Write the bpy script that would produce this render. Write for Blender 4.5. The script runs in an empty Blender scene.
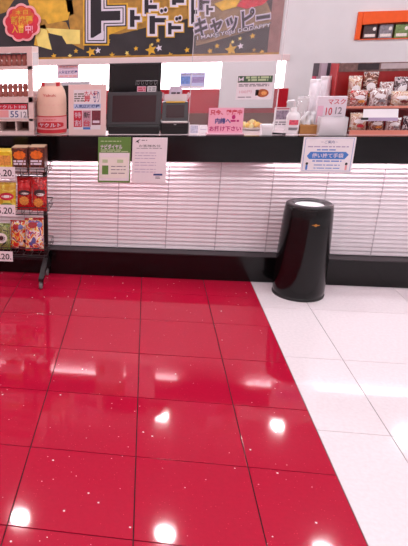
import bpy, bmesh, math, random
from mathutils import Vector, Matrix

# ------------------------------------------------------------------ camera, world, exposure
SC = bpy.context.scene
COL = SC.collection
W_PX, H_PX = 408, 546
PITCH, YAW, ROLL, FOC, PPX, PPY = .3452, -.1795, -.0227, 579.32, 41.875, 263.547
EYE = Vector((0, 0, 1.5))
fwd = Vector((math.sin(YAW)*math.cos(PITCH), math.cos(YAW)*math.cos(PITCH), -math.sin(PITCH)))
rgt = Vector((math.cos(YAW), -math.sin(YAW), 0))
upv = rgt.cross(fwd)
AX = rgt*math.cos(ROLL) + upv*math.sin(ROLL)
AY = -rgt*math.sin(ROLL) + upv*math.cos(ROLL)
cam = bpy.data.cameras.new('camera')
cam_o = bpy.data.objects.new('camera', cam)
COL.objects.link(cam_o)
M = Matrix((AX, AY, -fwd)).transposed().to_4x4()
M.translation = EYE
cam_o.matrix_world = M
cam.sensor_fit = 'VERTICAL'
cam.sensor_height = 36.0
cam.lens = FOC/H_PX*36.0
cam.shift_x = (W_PX/2 - PPX)/H_PX
cam.shift_y = -(H_PX/2 - PPY)/H_PX
cam.clip_start = .02
SC.camera = cam_o

world = bpy.data.worlds.new('world')
SC.world = world
world.use_nodes = True
world.node_tree.nodes['Background'].inputs[0].default_value = (1, .95, .97, 1)
world.node_tree.nodes['Background'].inputs[1].default_value = .05
SC.view_settings.view_transform = 'Standard'
SC.view_settings.look = 'None'
SC.view_settings.gamma = 1
SC.view_settings.use_curve_mapping = False
SC.view_settings.exposure = 0.15
LAMP_STRENGTH = 140.0
LAMP_TINT = (.95, .97, 1)
CEIL = 2.6


def ray(u, v):
    return AX*((u-PPX)/FOC) - AY*((v-PPY)/FOC) + fwd


def at(u, v, Y):
    d = ray(u, v)
    return EYE + d*(Y/d.y)


# ------------------------------------------------------------------ materials
MATS = {}


def lin(c):
    return tuple(((x/255)/12.92 if x <= 10 else ((x/255+.055)/1.055)**2.4) for x in c)


def mat(name, rgb, rough=.5, metal=0, noise=0, scale=30, emit=0, coat=0, spec=.5, bump=0, stretch=None):
    if name in MATS:
        return MATS[name]
    m = bpy.data.materials.new(name)
    m.use_nodes = True
    nt = m.node_tree
    b = nt.nodes['Principled BSDF']
    c = lin(rgb)
    b.inputs['Base Color'].default_value = (*c, 1)
    b.inputs['Roughness'].default_value = rough
    b.inputs['Metallic'].default_value = metal
    b.inputs['Specular IOR Level'].default_value = spec
    b.inputs['Coat Weight'].default_value = coat
    if emit:
        b.inputs['Emission Color'].default_value = (*c, 1)
        b.inputs['Emission Strength'].default_value = emit
    if noise or bump:
        tc = nt.nodes.new('ShaderNodeTexCoord')
        n = nt.nodes.new('ShaderNodeTexNoise')
        n.inputs['Scale'].default_value = scale
        n.inputs['Detail'].default_value = 4
        src = tc.outputs['Object']
        if stretch:
            mp = nt.nodes.new('ShaderNodeMapping')
            mp.inputs['Scale'].default_value = stretch
            nt.links.new(src, mp.inputs['Vector'])
            src = mp.outputs['Vector']
        nt.links.new(src, n.inputs['Vector'])
        if noise:
            r = nt.nodes.new('ShaderNodeValToRGB')
            r.color_ramp.elements[0].position = .3
            r.color_ramp.elements[1].position = .7
            r.color_ramp.elements[0].color = (*[x*(1-noise) for x in c], 1)
            r.color_ramp.elements[1].color = (*[min(1, x*(1+noise)) for x in c], 1)
            nt.links.new(n.outputs['Fac'], r.inputs['Fac'])
            nt.links.new(r.outputs['Color'], b.inputs['Base Color'])
        if bump:
            bp = nt.nodes.new('ShaderNodeBump')
            bp.inputs['Strength'].default_value = bump
            bp.inputs['Distance'].default_value = .002
            nt.links.new(n.outputs['Fac'], bp.inputs['Height'])
            nt.links.new(bp.outputs['Normal'], b.inputs['Normal'])
    MATS[name] = m
    return m


def tile_mat(name, rgb, sparkle, rough):
    m = mat(name, rgb, rough)
    nt = m.node_tree
    b = nt.nodes['Principled BSDF']
    b.inputs['IOR'].default_value = 1.5
    g = nt.nodes.new('ShaderNodeNewGeometry')
    n = nt.nodes.new('ShaderNodeTexNoise')
    n.inputs['Scale'].default_value = 60
    n.inputs['Detail'].default_value = 3
    nt.links.new(g.outputs['Position'], n.inputs['Vector'])
    r = nt.nodes.new('ShaderNodeValToRGB')
    c = lin(rgb)
    r.color_ramp.elements[0].color = (*[x*.9 for x in c], 1)
    r.color_ramp.elements[1].color = (*[min(1, x*1.1) for x in c], 1)
    nt.links.new(n.outputs['Fac'], r.inputs['Fac'])
    col = r.outputs['Color']
    if sparkle:
        for sc, thr, rad, colr in ((26, .925, .1, (1, .85, .9, 1)), (48, .93, .12, (1, .4, .5, 1)), (120, .9, .2, (.75, .05, .1, 1))):
            vo = nt.nodes.new('ShaderNodeTexVoronoi')
            vo.inputs['Scale'].default_value = sc
            nt.links.new(g.outputs['Position'], vo.inputs['Vector'])
            sep = nt.nodes.new('ShaderNodeSeparateColor')
            nt.links.new(vo.outputs['Color'], sep.inputs['Color'])
            a = nt.nodes.new('ShaderNodeMath'); a.operation = 'GREATER_THAN'
            a.inputs[1].default_value = thr
            nt.links.new(sep.outputs[0], a.inputs[0])
            d = nt.nodes.new('ShaderNodeMath'); d.operation = 'LESS_THAN'
            d.inputs[1].default_value = rad
            nt.links.new(vo.outputs['Distance'], d.inputs[0])
            k = nt.nodes.new('ShaderNodeMath'); k.operation = 'MULTIPLY'
            nt.links.new(a.outputs[0], k.inputs[0]); nt.links.new(d.outputs[0], k.inputs[1])
            mx = nt.nodes.new('ShaderNodeMixRGB')
            mx.inputs[2].default_value = colr
            nt.links.new(k.outputs[0], mx.inputs[0]); nt.links.new(col, mx.inputs[1])
            col = mx.outputs[0]
    nt.links.new(col, b.inputs['Base Color'])
    return m


def clear_mat(name, rgb=(255, 250, 252), veil=.08, gloss=.08):
    """thin clear plastic: mostly see-through with a milky veil and a gloss"""
    if name in MATS:
        return MATS[name]
    m = bpy.data.materials.new(name)
    m.use_nodes = True
    nt = m.node_tree
    nt.nodes.remove(nt.nodes['Principled BSDF'])
    out = nt.nodes['Material Output']
    tr = nt.nodes.new('ShaderNodeBsdfTransparent')
    df = nt.nodes.new('ShaderNodeBsdfDiffuse'); df.inputs[0].default_value = (*lin(rgb), 1)
    gl = nt.nodes.new('ShaderNodeBsdfGlossy'); gl.inputs['Roughness'].default_value = .08
    a = nt.nodes.new('ShaderNodeMixShader'); a.inputs[0].default_value = veil
    b = nt.nodes.new('ShaderNodeMixShader'); b.inputs[0].default_value = gloss
    nt.links.new(tr.outputs[0], a.inputs[1]); nt.links.new(df.outputs[0], a.inputs[2])
    nt.links.new(a.outputs[0], b.inputs[1]); nt.links.new(gl.outputs[0], b.inputs[2])
    nt.links.new(b.outputs[0], out.inputs['Surface'])
    MATS[name] = m
    return m


def pack_mat(name, cols, scale=18, rough=.3, seed=0, bands=None):
    """printed packaging: splashes of several colours, with optional plain bands at given heights (0..1)"""
    if name in MATS:
        return MATS[name]
    m = bpy.data.materials.new(name)
    m.use_nodes = True
    nt = m.node_tree
    b = nt.nodes['Principled BSDF']
    b.inputs['Roughness'].default_value = rough
    tc = nt.nodes.new('ShaderNodeTexCoord')
    mp = nt.nodes.new('ShaderNodeMapping')
    mp.inputs['Location'].default_value = (seed*1.7, seed*.9, seed*2.3)
    nt.links.new(tc.outputs['Object'], mp.inputs['Vector'])
    vo = nt.nodes.new('ShaderNodeTexNoise')
    vo.inputs['Scale'].default_value = scale
    vo.inputs['Detail'].default_value = 1.5
    vo.inputs['Distortion'].default_value = 1.2
    nt.links.new(mp.outputs[0], vo.inputs['Vector'])
    r = nt.nodes.new('ShaderNodeValToRGB')
    r.color_ramp.interpolation = 'CONSTANT'
    els = r.color_ramp.elements
    n = len(cols)
    els[0].position = 0; els[0].color = (*lin(cols[0]), 1)
    els[1].position = .38; els[1].color = (*lin(cols[1]), 1)
    for i in range(2, n):
        e = els.new(.38 + .27*(i-1)/(n-1)); e.color = (*lin(cols[i]), 1)
    nt.links.new(vo.outputs['Fac'], r.inputs['Fac'])
    col = r.outputs['Color']
    if bands:
        sp = nt.nodes.new('ShaderNodeSeparateXYZ')
        nt.links.new(tc.outputs['Generated'], sp.inputs[0])
        rb = nt.nodes.new('ShaderNodeValToRGB'); rb.color_ramp.interpolation = 'CONSTANT'
        ra = nt.nodes.new('ShaderNodeValToRGB'); ra.color_ramp.interpolation = 'CONSTANT'
        for ramp in (rb, ra):
            while len(ramp.color_ramp.elements) > 1:
                ramp.color_ramp.elements.remove(ramp.color_ramp.elements[-1])
        rb.color_ramp.elements[0].color = (0, 0, 0, 1); ra.color_ramp.elements[0].color = (0, 0, 0, 1)
        for z0, z1, c in bands:
            e = rb.color_ramp.elements.new(z0); e.color = (*lin(c), 1)
            e = ra.color_ramp.elements.new(z0); e.color = (1, 1, 1, 1)
            e = ra.color_ramp.elements.new(z1); e.color = (0, 0, 0, 1)
        nt.links.new(sp.outputs[2], rb.inputs[0]); nt.links.new(sp.outputs[2], ra.inputs[0])
        mx = nt.nodes.new('ShaderNodeMixRGB')
        nt.links.new(ra.outputs[0], mx.inputs[0]); nt.links.new(col, mx.inputs[1]); nt.links.new(rb.outputs[0], mx.inputs[2])
        col = mx.outputs[0]
    nt.links.new(col, b.inputs['Base Color'])
    MATS[name] = m
    return m


M_RED = tile_mat('red_sparkle_tile', (182, 18, 54), True, .065)
M_WHITE = tile_mat('white_polished_tile', (241, 231, 234), False, .07)
M_GROUT = mat('grout', (60, 12, 22), .8, noise=.2)
M_GROUTW = mat('pale_grout', (150, 140, 143), .8, noise=.2)
M_WALL = mat('white_wall', (228, 223, 225), .55, noise=.02, scale=8)
M_CEIL = mat('white_ceiling', (235, 228, 230), .9, noise=.02)
M_BLACK = mat('black_gloss', (9, 7, 8), .14, spec=.36, noise=.15, scale=12)
M_BLACKM = mat('black_plastic', (15, 13, 14), .4, noise=.1, scale=60)
M_SCREEN = mat('dark_screen', (52, 26, 30), .3, spec=.25)
M_GREYBEZEL = mat('grey_bezel', (50, 46, 50), .4, noise=.05)
M_SLAT = mat('louver_white', (232, 222, 226), .35, noise=.03, scale=20)
M_PAPER = mat('paper_white', (238, 230, 233), .6, noise=.015, scale=60)
M_PAPERPINK = mat('paper_pink', (244, 176, 196), .6, noise=.02)
M_INK = mat('ink_black', (35, 30, 34), .6)
M_INKGREY = mat('ink_grey', (140, 132, 138), .6)
M_INKRED = mat('ink_red', (205, 35, 60), .6)
M_INKMAG = mat('ink_magenta', (190, 30, 110), .6)
M_INKBLUE = mat('ink_blue', (40, 60, 130), .6)
M_INKSKY = mat('ink_sky', (70, 125, 200), .6)
M_GREEN = mat('print_green', (96, 140, 62), .6)
M_DKGREEN = mat('print_dark_green', (70, 98, 72), .6)
M_LTGREEN = mat('print_light_green', (190, 210, 165), .6)
M_ORANGE = mat('orange_gloss', (246, 92, 24), .3, noise=.04)
M_GOLD = mat('print_gold', (222, 170, 50), .45, noise=.2, scale=14)
M_PALEGOLD = mat('print_pale_gold', (240, 215, 120), .45, noise=.15, scale=10)
M_BROWNGOLD = mat('print_brown_gold', (176, 128, 50), .45, noise=.3, scale=16)
M_BANNER = mat('banner_dark', (48, 42, 46), .45, noise=.25, scale=7)
M_BANINK = mat('banner_ink', (30, 22, 30), .45)
M_BANWHITE = mat('banner_white', (226, 214, 226), .45)
M_LILAC = mat('banner_lilac', (178, 160, 190), .45)
M_CASE = mat('case_white', (232, 204, 198), .4, noise=.02)
M_REDBAND = mat('red_band', (186, 18, 36), .3, noise=.04)
M_BROWN = mat('brown_board', (104, 58, 44), .4, noise=.12, scale=25, stretch=(1, 1, 14))
M_CREAM = mat('bottle_cream', (240, 200, 178), .35, noise=.02)
M_REDPRINT = mat('red_print', (206, 40, 52), .4)
M_PINKPRINT = mat('pink_print', (238, 165, 165), .4)
M_CHROME = mat('steel', (190, 188, 190), .3, 1)
M_KRAFT = mat('kraft_box', (176, 122, 66), .7, noise=.08, scale=40)
M_WHITEPL = mat('white_plastic', (240, 234, 236), .3, noise=.01)
M_TISSUE = mat('tissue', (248, 246, 248), .8, noise=.01)
M_CLEAR = clear_mat('clear_acrylic', veil=.05, gloss=.03)
M_CLEAREDGE = clear_mat('acrylic_edge', veil=.55, gloss=.1)
M_CLEARBAG = clear_mat('clear_bag', veil=.3, gloss=.2)
M_FROST = clear_mat('frosted_box', veil=.32, gloss=.1)
M_WINDOW = mat('lit_window', (255, 244, 250), .5, emit=7)
M_LED = mat('led_strip', (255, 236, 242), .5, emit=17)
M_LAMP = mat('lamp_lens', (255, 236, 245), .5)
_b = M_LAMP.node_tree.nodes['Principled BSDF']
_b.inputs['Emission Color'].default_value = (*LAMP_TINT, 1)
_b.inputs['Emission Strength'].default_value = LAMP_STRENGTH


# ------------------------------------------------------------------ mesh helpers
def link(name, me, m=None, parent=None, loc=None, rot=None):
    o = bpy.data.objects.new(name, me)
    COL.objects.link(o)
    if m and me and not me.materials:
        me.materials.append(m)
    if parent:
        o.parent = parent
    if loc is not None:
        o.location = loc
    if rot is not None:
        o.rotation_euler = rot
    return o


def tag(o, label=None, cat=None, group=None, kind=None):
    if label: o['label'] = label
    if cat: o['category'] = cat
    if group: o['group'] = group
    if kind: o['kind'] = kind
    return o


def empty(name, label, cat, loc, rot=(0, 0, 0), group=None):
    o = link(name, None, loc=loc, rot=rot)
    o.empty_display_size = .05
    return tag(o, label, cat, group)


def part(o, label):
    o['label'] = label
    return o


def tomesh(bm, smooth=False, name='mesh'):
    me = bpy.data.meshes.new(name)
    bmesh.ops.recalc_face_normals(bm, faces=bm.faces[:])
    if smooth:
        for f in bm.faces: f.smooth = True
    bm.to_mesh(me)
    bm.free()
    return me


def add_box(bm, x0, x1, y0, y1, z0, z1, bev=0):
    g = bmesh.ops.create_cube(bm, size=1)
    vs = g['verts']
    for v in vs:
        v.co = Vector(((x0+x1)/2+v.co.x*(x1-x0), (y0+y1)/2+v.co.y*(y1-y0), (z0+z1)/2+v.co.z*(z1-z0)))
    if bev:
        es = list({e for v in vs for e in v.link_edges})
        bmesh.ops.bevel(bm, geom=es, offset=bev, segments=2, affect='EDGES', profile=.5)


def box(x0, x1, y0, y1, z0, z1, bev=0):
    bm = bmesh.new()
    add_box(bm, x0, x1, y0, y1, z0, z1, bev)
    return tomesh(bm)


def add_tube(bm, pts, r, seg=8, closed=False):
    pts = [Vector(p) for p in pts]
    rings = []
    n = len(pts)
    for i, p in enumerate(pts):
        if closed:
            t = (pts[(i+1) % n]-pts[i-1]).normalized()
        else:
            t = (pts[min(i+1, n-1)]-pts[max(i-1, 0)]).normalized()
        a = t.orthogonal().normalized() if abs(t.z) > .95 else Vector((0, 0, 1)).cross(t).normalized()
        b = t.cross(a)
        rings.append([bm.verts.new(p+a*(r*math.cos(2*math.pi*k/seg))+b*(r*math.sin(2*math.pi*k/seg))) for k in range(seg)])
    m = n if closed else n-1
    for i in range(m):
        A, B = rings[i], rings[(i+1) % n]
        for k in range(seg):
            bm.faces.new((A[k], A[(k+1) % seg], B[(k+1) % seg], B[k]))
    if not closed:
        bm.faces.new(rings[0][::-1]); bm.faces.new(rings[-1])


def tube(pts, r, seg=8, closed=False):
    bm = bmesh.new()
    add_tube(bm, pts, r, seg, closed)
    return tomesh(bm, True)


def lathe(prof, seg=40, cap=True, sq=0):
    bm = bmesh.new()
    rings = []
    for r, z in prof:
        if r <= 1e-6:
            rings.append([bm.verts.new((0, 0, z))])
        else:
            ring = []
            for k in range(seg):
                a = 2*math.pi*k/seg
                ring.append(bm.verts.new((r*math.cos(a), r*math.sin(a), z)))
            rings.append(ring)
    for A, B in zip(rings, rings[1:]):
        if len(A) == 1 and len(B) == 1: continue
        for k in range(seg):
            k2 = (k+1) % seg
            if len(A) == 1: bm.faces.new((A[0], B[k2], B[k]))
            elif len(B) == 1: bm.faces.new((A[k], A[k2], B[0]))
            else: bm.faces.new((A[k], A[k2], B[k2], B[k]))
    if cap:
        for R, fl in ((rings[0], True), (rings[-1], False)):
            if len(R) > 1: bm.faces.new(R[::-1] if fl else R)
    me = tomesh(bm, True)
    return me


def autosmooth(o, ang=40):
    me = o.data
    for p in me.polygons: p.use_smooth = True
    bm = bmesh.new(); bm.from_mesh(me)
    for e in bm.edges:
        if len(e.link_faces) == 2 and e.calc_face_angle(0) > math.radians(ang): e.smooth = False
    bm.to_mesh(me); bm.free()
    return o


def prism(pts, y0, y1):
    """outline in x,z extruded along y"""
    bm = bmesh.new()
    A = [bm.verts.new((x, y0, z)) for x, z in pts]
    B = [bm.verts.new((x, y1, z)) for x, z in pts]
    n = len(pts)
    bm.faces.new(A); bm.faces.new(B[::-1])
    for k in range(n):
        bm.faces.new((A[k], A[(k+1) % n], B[(k+1) % n], B[k]))
    return tomesh(bm)


def extrude_x(pts, x0, x1):
    """outline in y,z extruded along x"""
    bm = bmesh.new()
    A = [bm.verts.new((x0, y, z)) for y, z in pts]
    B = [bm.verts.new((x1, y, z)) for y, z in pts]
    n = len(pts)
    bm.faces.new(A); bm.faces.new(B[::-1])
    for k in range(n):
        bm.faces.new((A[k], A[(k+1) % n], B[(k+1) % n], B[k]))
    return tomesh(bm)


def glyphs(s, w, h, fat=0, shear=0, clip=None, cx=0, cz=0, rot=0):
    """lettering as a flat mesh in x,z facing -y, fitted to w x h around (cx, cz)"""
    c = bpy.data.curves.new('lettering', 'FONT')
    c.body = s
    c.size = 1
    c.resolution_u = 3
    c.align_x = 'CENTER'
    o = bpy.data.objects.new('lettering', c)
    base = bpy.data.meshes.new_from_object(o)
    xs = [v.co.x for v in base.vertices]; ys = [v.co.y for v in base.vertices]
    x0, x1, y0, y1 = min(xs), max(xs), min(ys), max(ys)
    if fat:
        c.offset = fat
        me = bpy.data.meshes.new_from_object(o)
    else:
        me = base
    bpy.data.objects.remove(o)
    sx = w/max(x1-x0, 1e-4); sz = h/max(y1-y0, 1e-4)
    mx, my = (x0+x1)/2, (y0+y1)/2
    cr, sr = math.cos(rot), math.sin(rot)
    for v in me.vertices:
        x = (v.co.x-mx)*sx; z = (v.co.y-my)*sz
        x += shear*z
        x, z = x*cr-z*sr, x*sr+z*cr
        v.co = (cx+x, 0, cz+z)
    if clip:
        bm = bmesh.new(); bm.from_mesh(me)
        for co, no in clip:
            bmesh.ops.bisect_plane(bm, geom=bm.verts[:]+bm.edges[:]+bm.faces[:], plane_co=co, plane_no=no, clear_outer=True)
        bm.to_mesh(me); bm.free()
    me.materials.clear()
    return me


LAYER = .0007


def letter(parent, s, cx, cz, w, h, m, layer=1, fat=0, y0=0, name='lettering', **kw):
    me = glyphs(s, w, h, fat, cx=cx, cz=cz, **kw)
    return link(name, me, m, parent, loc=(0, y0-LAYER*layer, 0))


def block(parent, x0, x1, z0, z1, m, layer=1, y0=0, name='colour_block'):
    bm = bmesh.new()
    y = y0-LAYER*layer
    vs = [bm.verts.new(p) for p in ((x0, y, z0), (x1, y, z0), (x1, y, z1), (x0, y, z1))]
    bm.faces.new(vs)
    me = bpy.data.meshes.new('block'); bm.to_mesh(me); bm.free()
    return link(name, me, m, parent)


def poly(parent, pts, m, layer=1, y0=0, name='shape'):
    bm = bmesh.new()
    bm.faces.new([bm.verts.new((x, y0-LAYER*layer, z)) for x, z in pts])
    me = bpy.data.meshes.new('shape'); bm.to_mesh(me); bm.free()
    return link(name, me, m, parent)


def lines(parent, x0, x1, zs, th, m, layer=1, y0=0, seed=1, name='text_lines'):
    """rows of print too small to read: short bars of uneven length, joined"""
    rnd = random.Random(seed)
    bm = bmesh.new()
    for z in zs:
        x = x0
        while x < x1-.003:
            w = min(rnd.uniform(.012, .05), x1-x)
            y = y0-LAYER*layer
            bm.faces.new([bm.verts.new(p) for p in ((x, y, z), (x+w, y, z), (x+w, y, z+th), (x, y, z+th))])
            x += w+.006
    me = bpy.data.meshes.new('lines'); bm.to_mesh(me); bm.free()
    o = link(name, me, m, parent)
    o['kind'] = 'stuff'
    return o


def sheet(name, label, cat, box_px, Y, m, thick=.002, tilt=0, group=None, parent=None, zbase=None):
    """flat notice at the place given by its pixel box on the plane Y; origin bottom centre"""
    u0, v0, u1, v1 = box_px
    a, b = at(u0, v1, Y), at(u1, v1, Y)
    c, d = at(u0, v0, Y), at(u1, v0, Y)
    x0, x1 = (a.x+c.x)/2, (b.x+d.x)/2
    z0, z1 = (a.z+b.z)/2, (c.z+d.z)/2
    if zbase is not None: z0 = zbase
    w, h = x1-x0, z1-z0
    h = h/math.cos(tilt)
    o = link(name, box(-w/2, w/2, 0, thick, 0, h), m, parent, loc=((x0+x1)/2, Y, z0), rot=(tilt, 0, 0))
    tag(o, label, cat, group)
    return o, w, h


# ------------------------------------------------------------------ setting
def struct(name, me, m, parent=None, label=None, **k):
    o = link(name, me, m, parent, **k)
    o['kind'] = 'structure'
    if label: o['label'] = label
    return o


XL, XR, YN, YF = -3.8, 3.8, -2.6, 7.8
Y0 = 3.902                 # front of the counter
TOP = .988                 # counter top height
WALLY = 5.15               # partition behind the counter
S = .424                   # red tile
XB = .752                  # red / white border

floor = struct('floor', box(XL, XR, YN, YF, -.06, -.004), M_GROUT, label='polished tile floor, sparkling red on the left and white on the right')
struct('trim_1', box(XB+.0005, XR, YN, 4.2, -.004, -.0035), M_GROUTW, label='pale grout bed under the white floor tiles')


def tiles(x_edges, y_edges, m, nm, gap):
    cache = {}
    for xa, xb in zip(x_edges, x_edges[1:]):
        for ya, yb in zip(y_edges, y_edges[1:]):
            key = (round(xb-xa, 3), round(yb-ya, 3))
            if key not in cache:
                w, d = key
                cache[key] = box(gap, w-gap, gap, d-gap, -.0035, 0, .0007)
            link(nm, cache[key], m, floor, loc=(xa, ya, 0))


xr = [XB]
x = .4346
while x > XL+.05:
    xr.append(x); x -= S
xr.append(XL)
xr = xr[::-1]
yr = []
y = 1.502-9*S
while y < 3.99:
    yr.append(y); y += S
yr = [YN]+yr
yr[-1] = min(yr[-1], 3.99)
yr.append(4.2)
tiles(xr, yr, M_RED, 'red_tile', .0022)
xw = [XB, 1.039, 1.655, 2.275, 2.895, 3.515, XR]
yw = [YN]
y = 2.841-8*.634
while y < 4.1:
    yw.append(y); y += .634
yw.append(4.2)
tiles(xw, yw, M_WHITE, 'white_tile', .0016)

struct('ceiling', box(XL, XR, YN, YF, CEIL, CEIL+.1), M_CEIL, label='plain white ceiling of the hall')
struct('wall_left', box(XL-.1, XL, YN, YF, 0, CEIL), M_WALL, label='white side wall at the far left')
struct('wall_right', box(XR, XR+.1, YN, YF, 0, CEIL), M_WALL, label='white side wall at the far right')
struct('wall_rear', box(XL, XR, YN-.1, YN, 0, CEIL), M_WALL, label='white wall on the near side of the hall')
struct('wall_far', box(XL, XR, YF, YF+.1, 0, CEIL), M_WALL, label='white wall beyond the partition')

# partition behind the counter: solid panels around the lit window and the orange niche
PT = 1.95
n0, n1 = at(357, 12, WALLY), at(355, 40, WALLY)
NX0, NZ1, NZ0 = (n0.x+n1.x)/2, n0.z, n1.z
NX1 = NX0+.78
WZ1 = at(150, 63, WALLY).z
WZ0 = at(150, 90, WALLY).z
WX1 = at(284, 80, WALLY).x
RZ0 = at(200, 113, WALLY).z
bm = bmesh.new()
add_box(bm, -2.6, NX0, WALLY, WALLY+.1, WZ1, PT)                  # above the window
add_box(bm, WX1, NX0, WALLY, WALLY+.1, 0, WZ1)
add_box(bm, NX0, NX1, WALLY, WALLY+.1, 0, NZ0)
add_box(bm, NX0, NX1, WALLY, WALLY+.1, NZ1, PT)
add_box(bm, NX1, 3.4, WALLY, WALLY+.1, 0, PT)
add_box(bm, -2.6, WX1, WALLY, WALLY+.1, 0, WZ0)
wall_back = struct('wall_back', tomesh(bm), M_WALL, label='white partition behind the counter carrying the banner')
win = struct('window_1', box(-2.6, WX1, WALLY+.04, WALLY+.05, WZ0, WZ1), M_WINDOW, label='bright backlit window strip below the banner')
link('window_sill', box(-2.6, WX1, WALLY-.01, WALLY+.04, WZ0-.004, WZ0+.004), M_WALL, win)
struct('trim_2', box(-2.6, WX1+.02, WALLY-.03, WALLY, WZ1-.004, at(150, 57, WALLY).z, .004), mat('ledge_pink', (232, 206, 206), .5), label='pale ledge running along the foot of the banner')
struct('trim_3', box(-2.6, WX1+.04, WALLY-.015, WALLY, RZ0, WZ0), M_REDBAND, label='glossy red band under the lit window')
struct('trim_4', box(-2.6, WX1+.04, WALLY-.02, WALLY, .1, RZ0), M_BROWN, label='brown board below the red band')
a, b = at(221, 62, WALLY-.05), at(270, 108, WALLY-.05)
wp = link('blank_board', box(0, b.x-a.x+.01, 0, .03, 0, a.z-b.z, .003), M_WALL, loc=(at(220, 90, WALLY-.05).x, WALLY-.05, b.z))
tag(wp, 'blank white board covering part of the lit window, behind the clear screen', 'board')

# ------------------------------------------------------------------ ceiling lamps
ring = lathe([(.078, 0), (.1, 0), (.1, -.012), (.078, -.006), (.078, 0)], 28, False)
lens = lathe([(0, -.003), (.077, -.003)], 28, False)
for j in range(-3, 2):
    for i in range(-2, 3):
        lx, ly = .31+1.34*i, 4.215+1.86*j
        if abs(lx) > 3.7: continue
        e = empty('ceiling_downlight', 'round white downlight set flush in the white ceiling', 'downlight', (lx, ly, CEIL), group='downlights in a grid over the hall')
        link('trim_ring', ring, M_WHITEPL, e)
        link('lens', lens, M_LAMP, e)

# ------------------------------------------------------------------ counter
CX0, CX1, CYB = -2.25, 2.7, 4.45
ct = empty('service_counter', 'long prize counter with black fascia, white louvred front and black plinth', 'counter', (0, Y0, 0))
FZ = .821
KZ = .18
link('worktop', box(CX0, CX1, .045, CYB-Y0, TOP-.03, TOP, .001), mat('worktop_pale', (226, 206, 210), .25, noise=.03), ct)
link('fascia', extrude_x([(-.004, FZ), (.02, FZ), (.02, TOP-.03), (.045, TOP-.03), (.045, TOP), (-.002, TOP), (-.004, TOP-.002)], CX0, CX1), M_BLACK, ct)
bm = bmesh.new()
add_box(bm, CX0, CX1, .0, CYB-Y0, 0, KZ)
link('plinth', tomesh(bm), M_BLACK, ct)
link('plinth_ledge', box(CX0, CX1, -.006, .09, KZ, KZ+.006), mat('ledge_dark', (44, 38, 41), .35), ct)
link('carcass', box(CX0, CX1, .12, CYB-Y0, KZ, TOP-.03), M_WALL, ct)
for ta, tb in ((-2.15, -.94), (-.9, .307), (.81, 2.02), (2.06, 2.66)):
    part(link('lamp_tube', tube([(ta, .052, .842), (tb, .052, .842)], .0105, 10), M_LED, ct), 'lit tube hidden behind the lower edge of the fascia')
link('lamp_batten', box(CX0+.02, CX1-.02, .03, .075, .868, .89), M_WHITEPL, ct)
seams = [-.507+.337*k for k in range(-5, 10)]
slat_prof = [(.002, .0), (-.0075, .0012), (-.0092, .006), (-.0075, .014), (-.003, .022), (.0, .0285), (.004, .0285), (.004, .0)]
slat_me = None
NS = 23
z_lo, z_hi = KZ+.008, TOP-.06
pitch = .0292
for k, (sa, sb) in enumerate(zip(seams, seams[1:])):
    pw = sb-sa
    lp = link('louvre_panel', box(.004, pw-.004, .1, .12, KZ+.006, z_hi+.02), M_SLAT, ct, loc=(sa, 0, 0))
    if slat_me is None:
        slat_me = extrude_x(slat_prof, .003, pw-.003)
    zz = z_lo
    while zz+pitch < FZ+.05:
        link('slat', slat_me, M_SLAT, lp, loc=(0, .095, zz))
        zz += pitch
M_CORD = mat('seam_strip_grey', (196, 184, 190), .6)
for sa in seams[1:-1]:
    link('seam_strip', box(sa-.0035, sa+.0035, .087, .1, KZ+.006, z_hi), M_CORD, ct)

# ------------------------------------------------------------------ notices on the fascia
NY = Y0-.007
o, w, h = sheet('notice', 'green and white A4 notice hung on the black fascia below the poster', 'notice', (98, 137, 130.5, 182.5), NY, M_PAPER)
block(o, -w/2, w/2, h*.66, h, M_GREEN, 1, name='header')
block(o, -w/2, -w/2+.007, 0, h*.66, M_GREEN, 1, name='border')
block(o, w/2-.007, w/2, 0, h*.66, M_GREEN, 1, name='border')
block(o, -w/2, w/2, 0, .012, M_GREEN, 1, name='border')
block(o, -w/2+.016, w/2-.016, h*.1, h*.56, mat('paper_cream', (240, 236, 226), .6), 2, name='form_panel')
block(o, -w/2+.028, -w/2+.07, h*.18, h*.38, M_GREEN, 3, name='green_label')
block(o, -w/2+.03, -w/2+.065, h*.44, h*.51, M_LTGREEN, 3, name='green_label')
block(o, .02, .06, h*.44, h*.51, M_LTGREEN, 3, name='green_label')
letter(o, 'ナビダイヤル', -.02, h*.79, w*.66, h*.1, M_BANWHITE, 2, .03)
lines(o, -w*.42, w*.2, [h*.9, h*.71], .006, M_LTGREEN, 2, seed=4)
lines(o, -w*.42, w*.42, [h*.68], .005, M_LTGREEN, 2, seed=5)
lines(o, -.02, w*.36, [h*.2, h*.28, h*.35], .006, M_INKGREY, 3, seed=6)
o, w, h = sheet('notice', 'plain white typed notice hung on the black fascia right of the green one', 'notice', (132, 137.5, 166.5, 183), NY, M_PAPER)
poly(o, [(-w*.42, h*.89), (-w*.38, h*.93), (-w*.27, h*.965), (-w*.33, h*.92), (-w*.31, h*.87), (-w*.37, h*.905)], M_INK, 1, name='emblem')
lines(o, -w*.24, -w*.08, [h*.93], .006, M_INKGREY, 1, seed=3)
letter(o, 'お客様各位', .0, h*.82, w*.62, h*.055, M_INK, 1)
lines(o, -w*.38, w*.38, [h*.76], .004, M_INKGREY, 1, seed=8)
lines(o, -w*.42, w*.2, [h*.66, h*.6, h*.54, h*.45, h*.39, h*.3, h*.24], .004, M_LILAC, 1, seed=9)
block(o, w*.14, w*.4, h*.17, h*.21, M_INKBLUE, 1, name='blue_bar')
lines(o, w*.2, w*.34, [h*.1, h*.13], .005, M_INKGREY, 1, seed=10)
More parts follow.
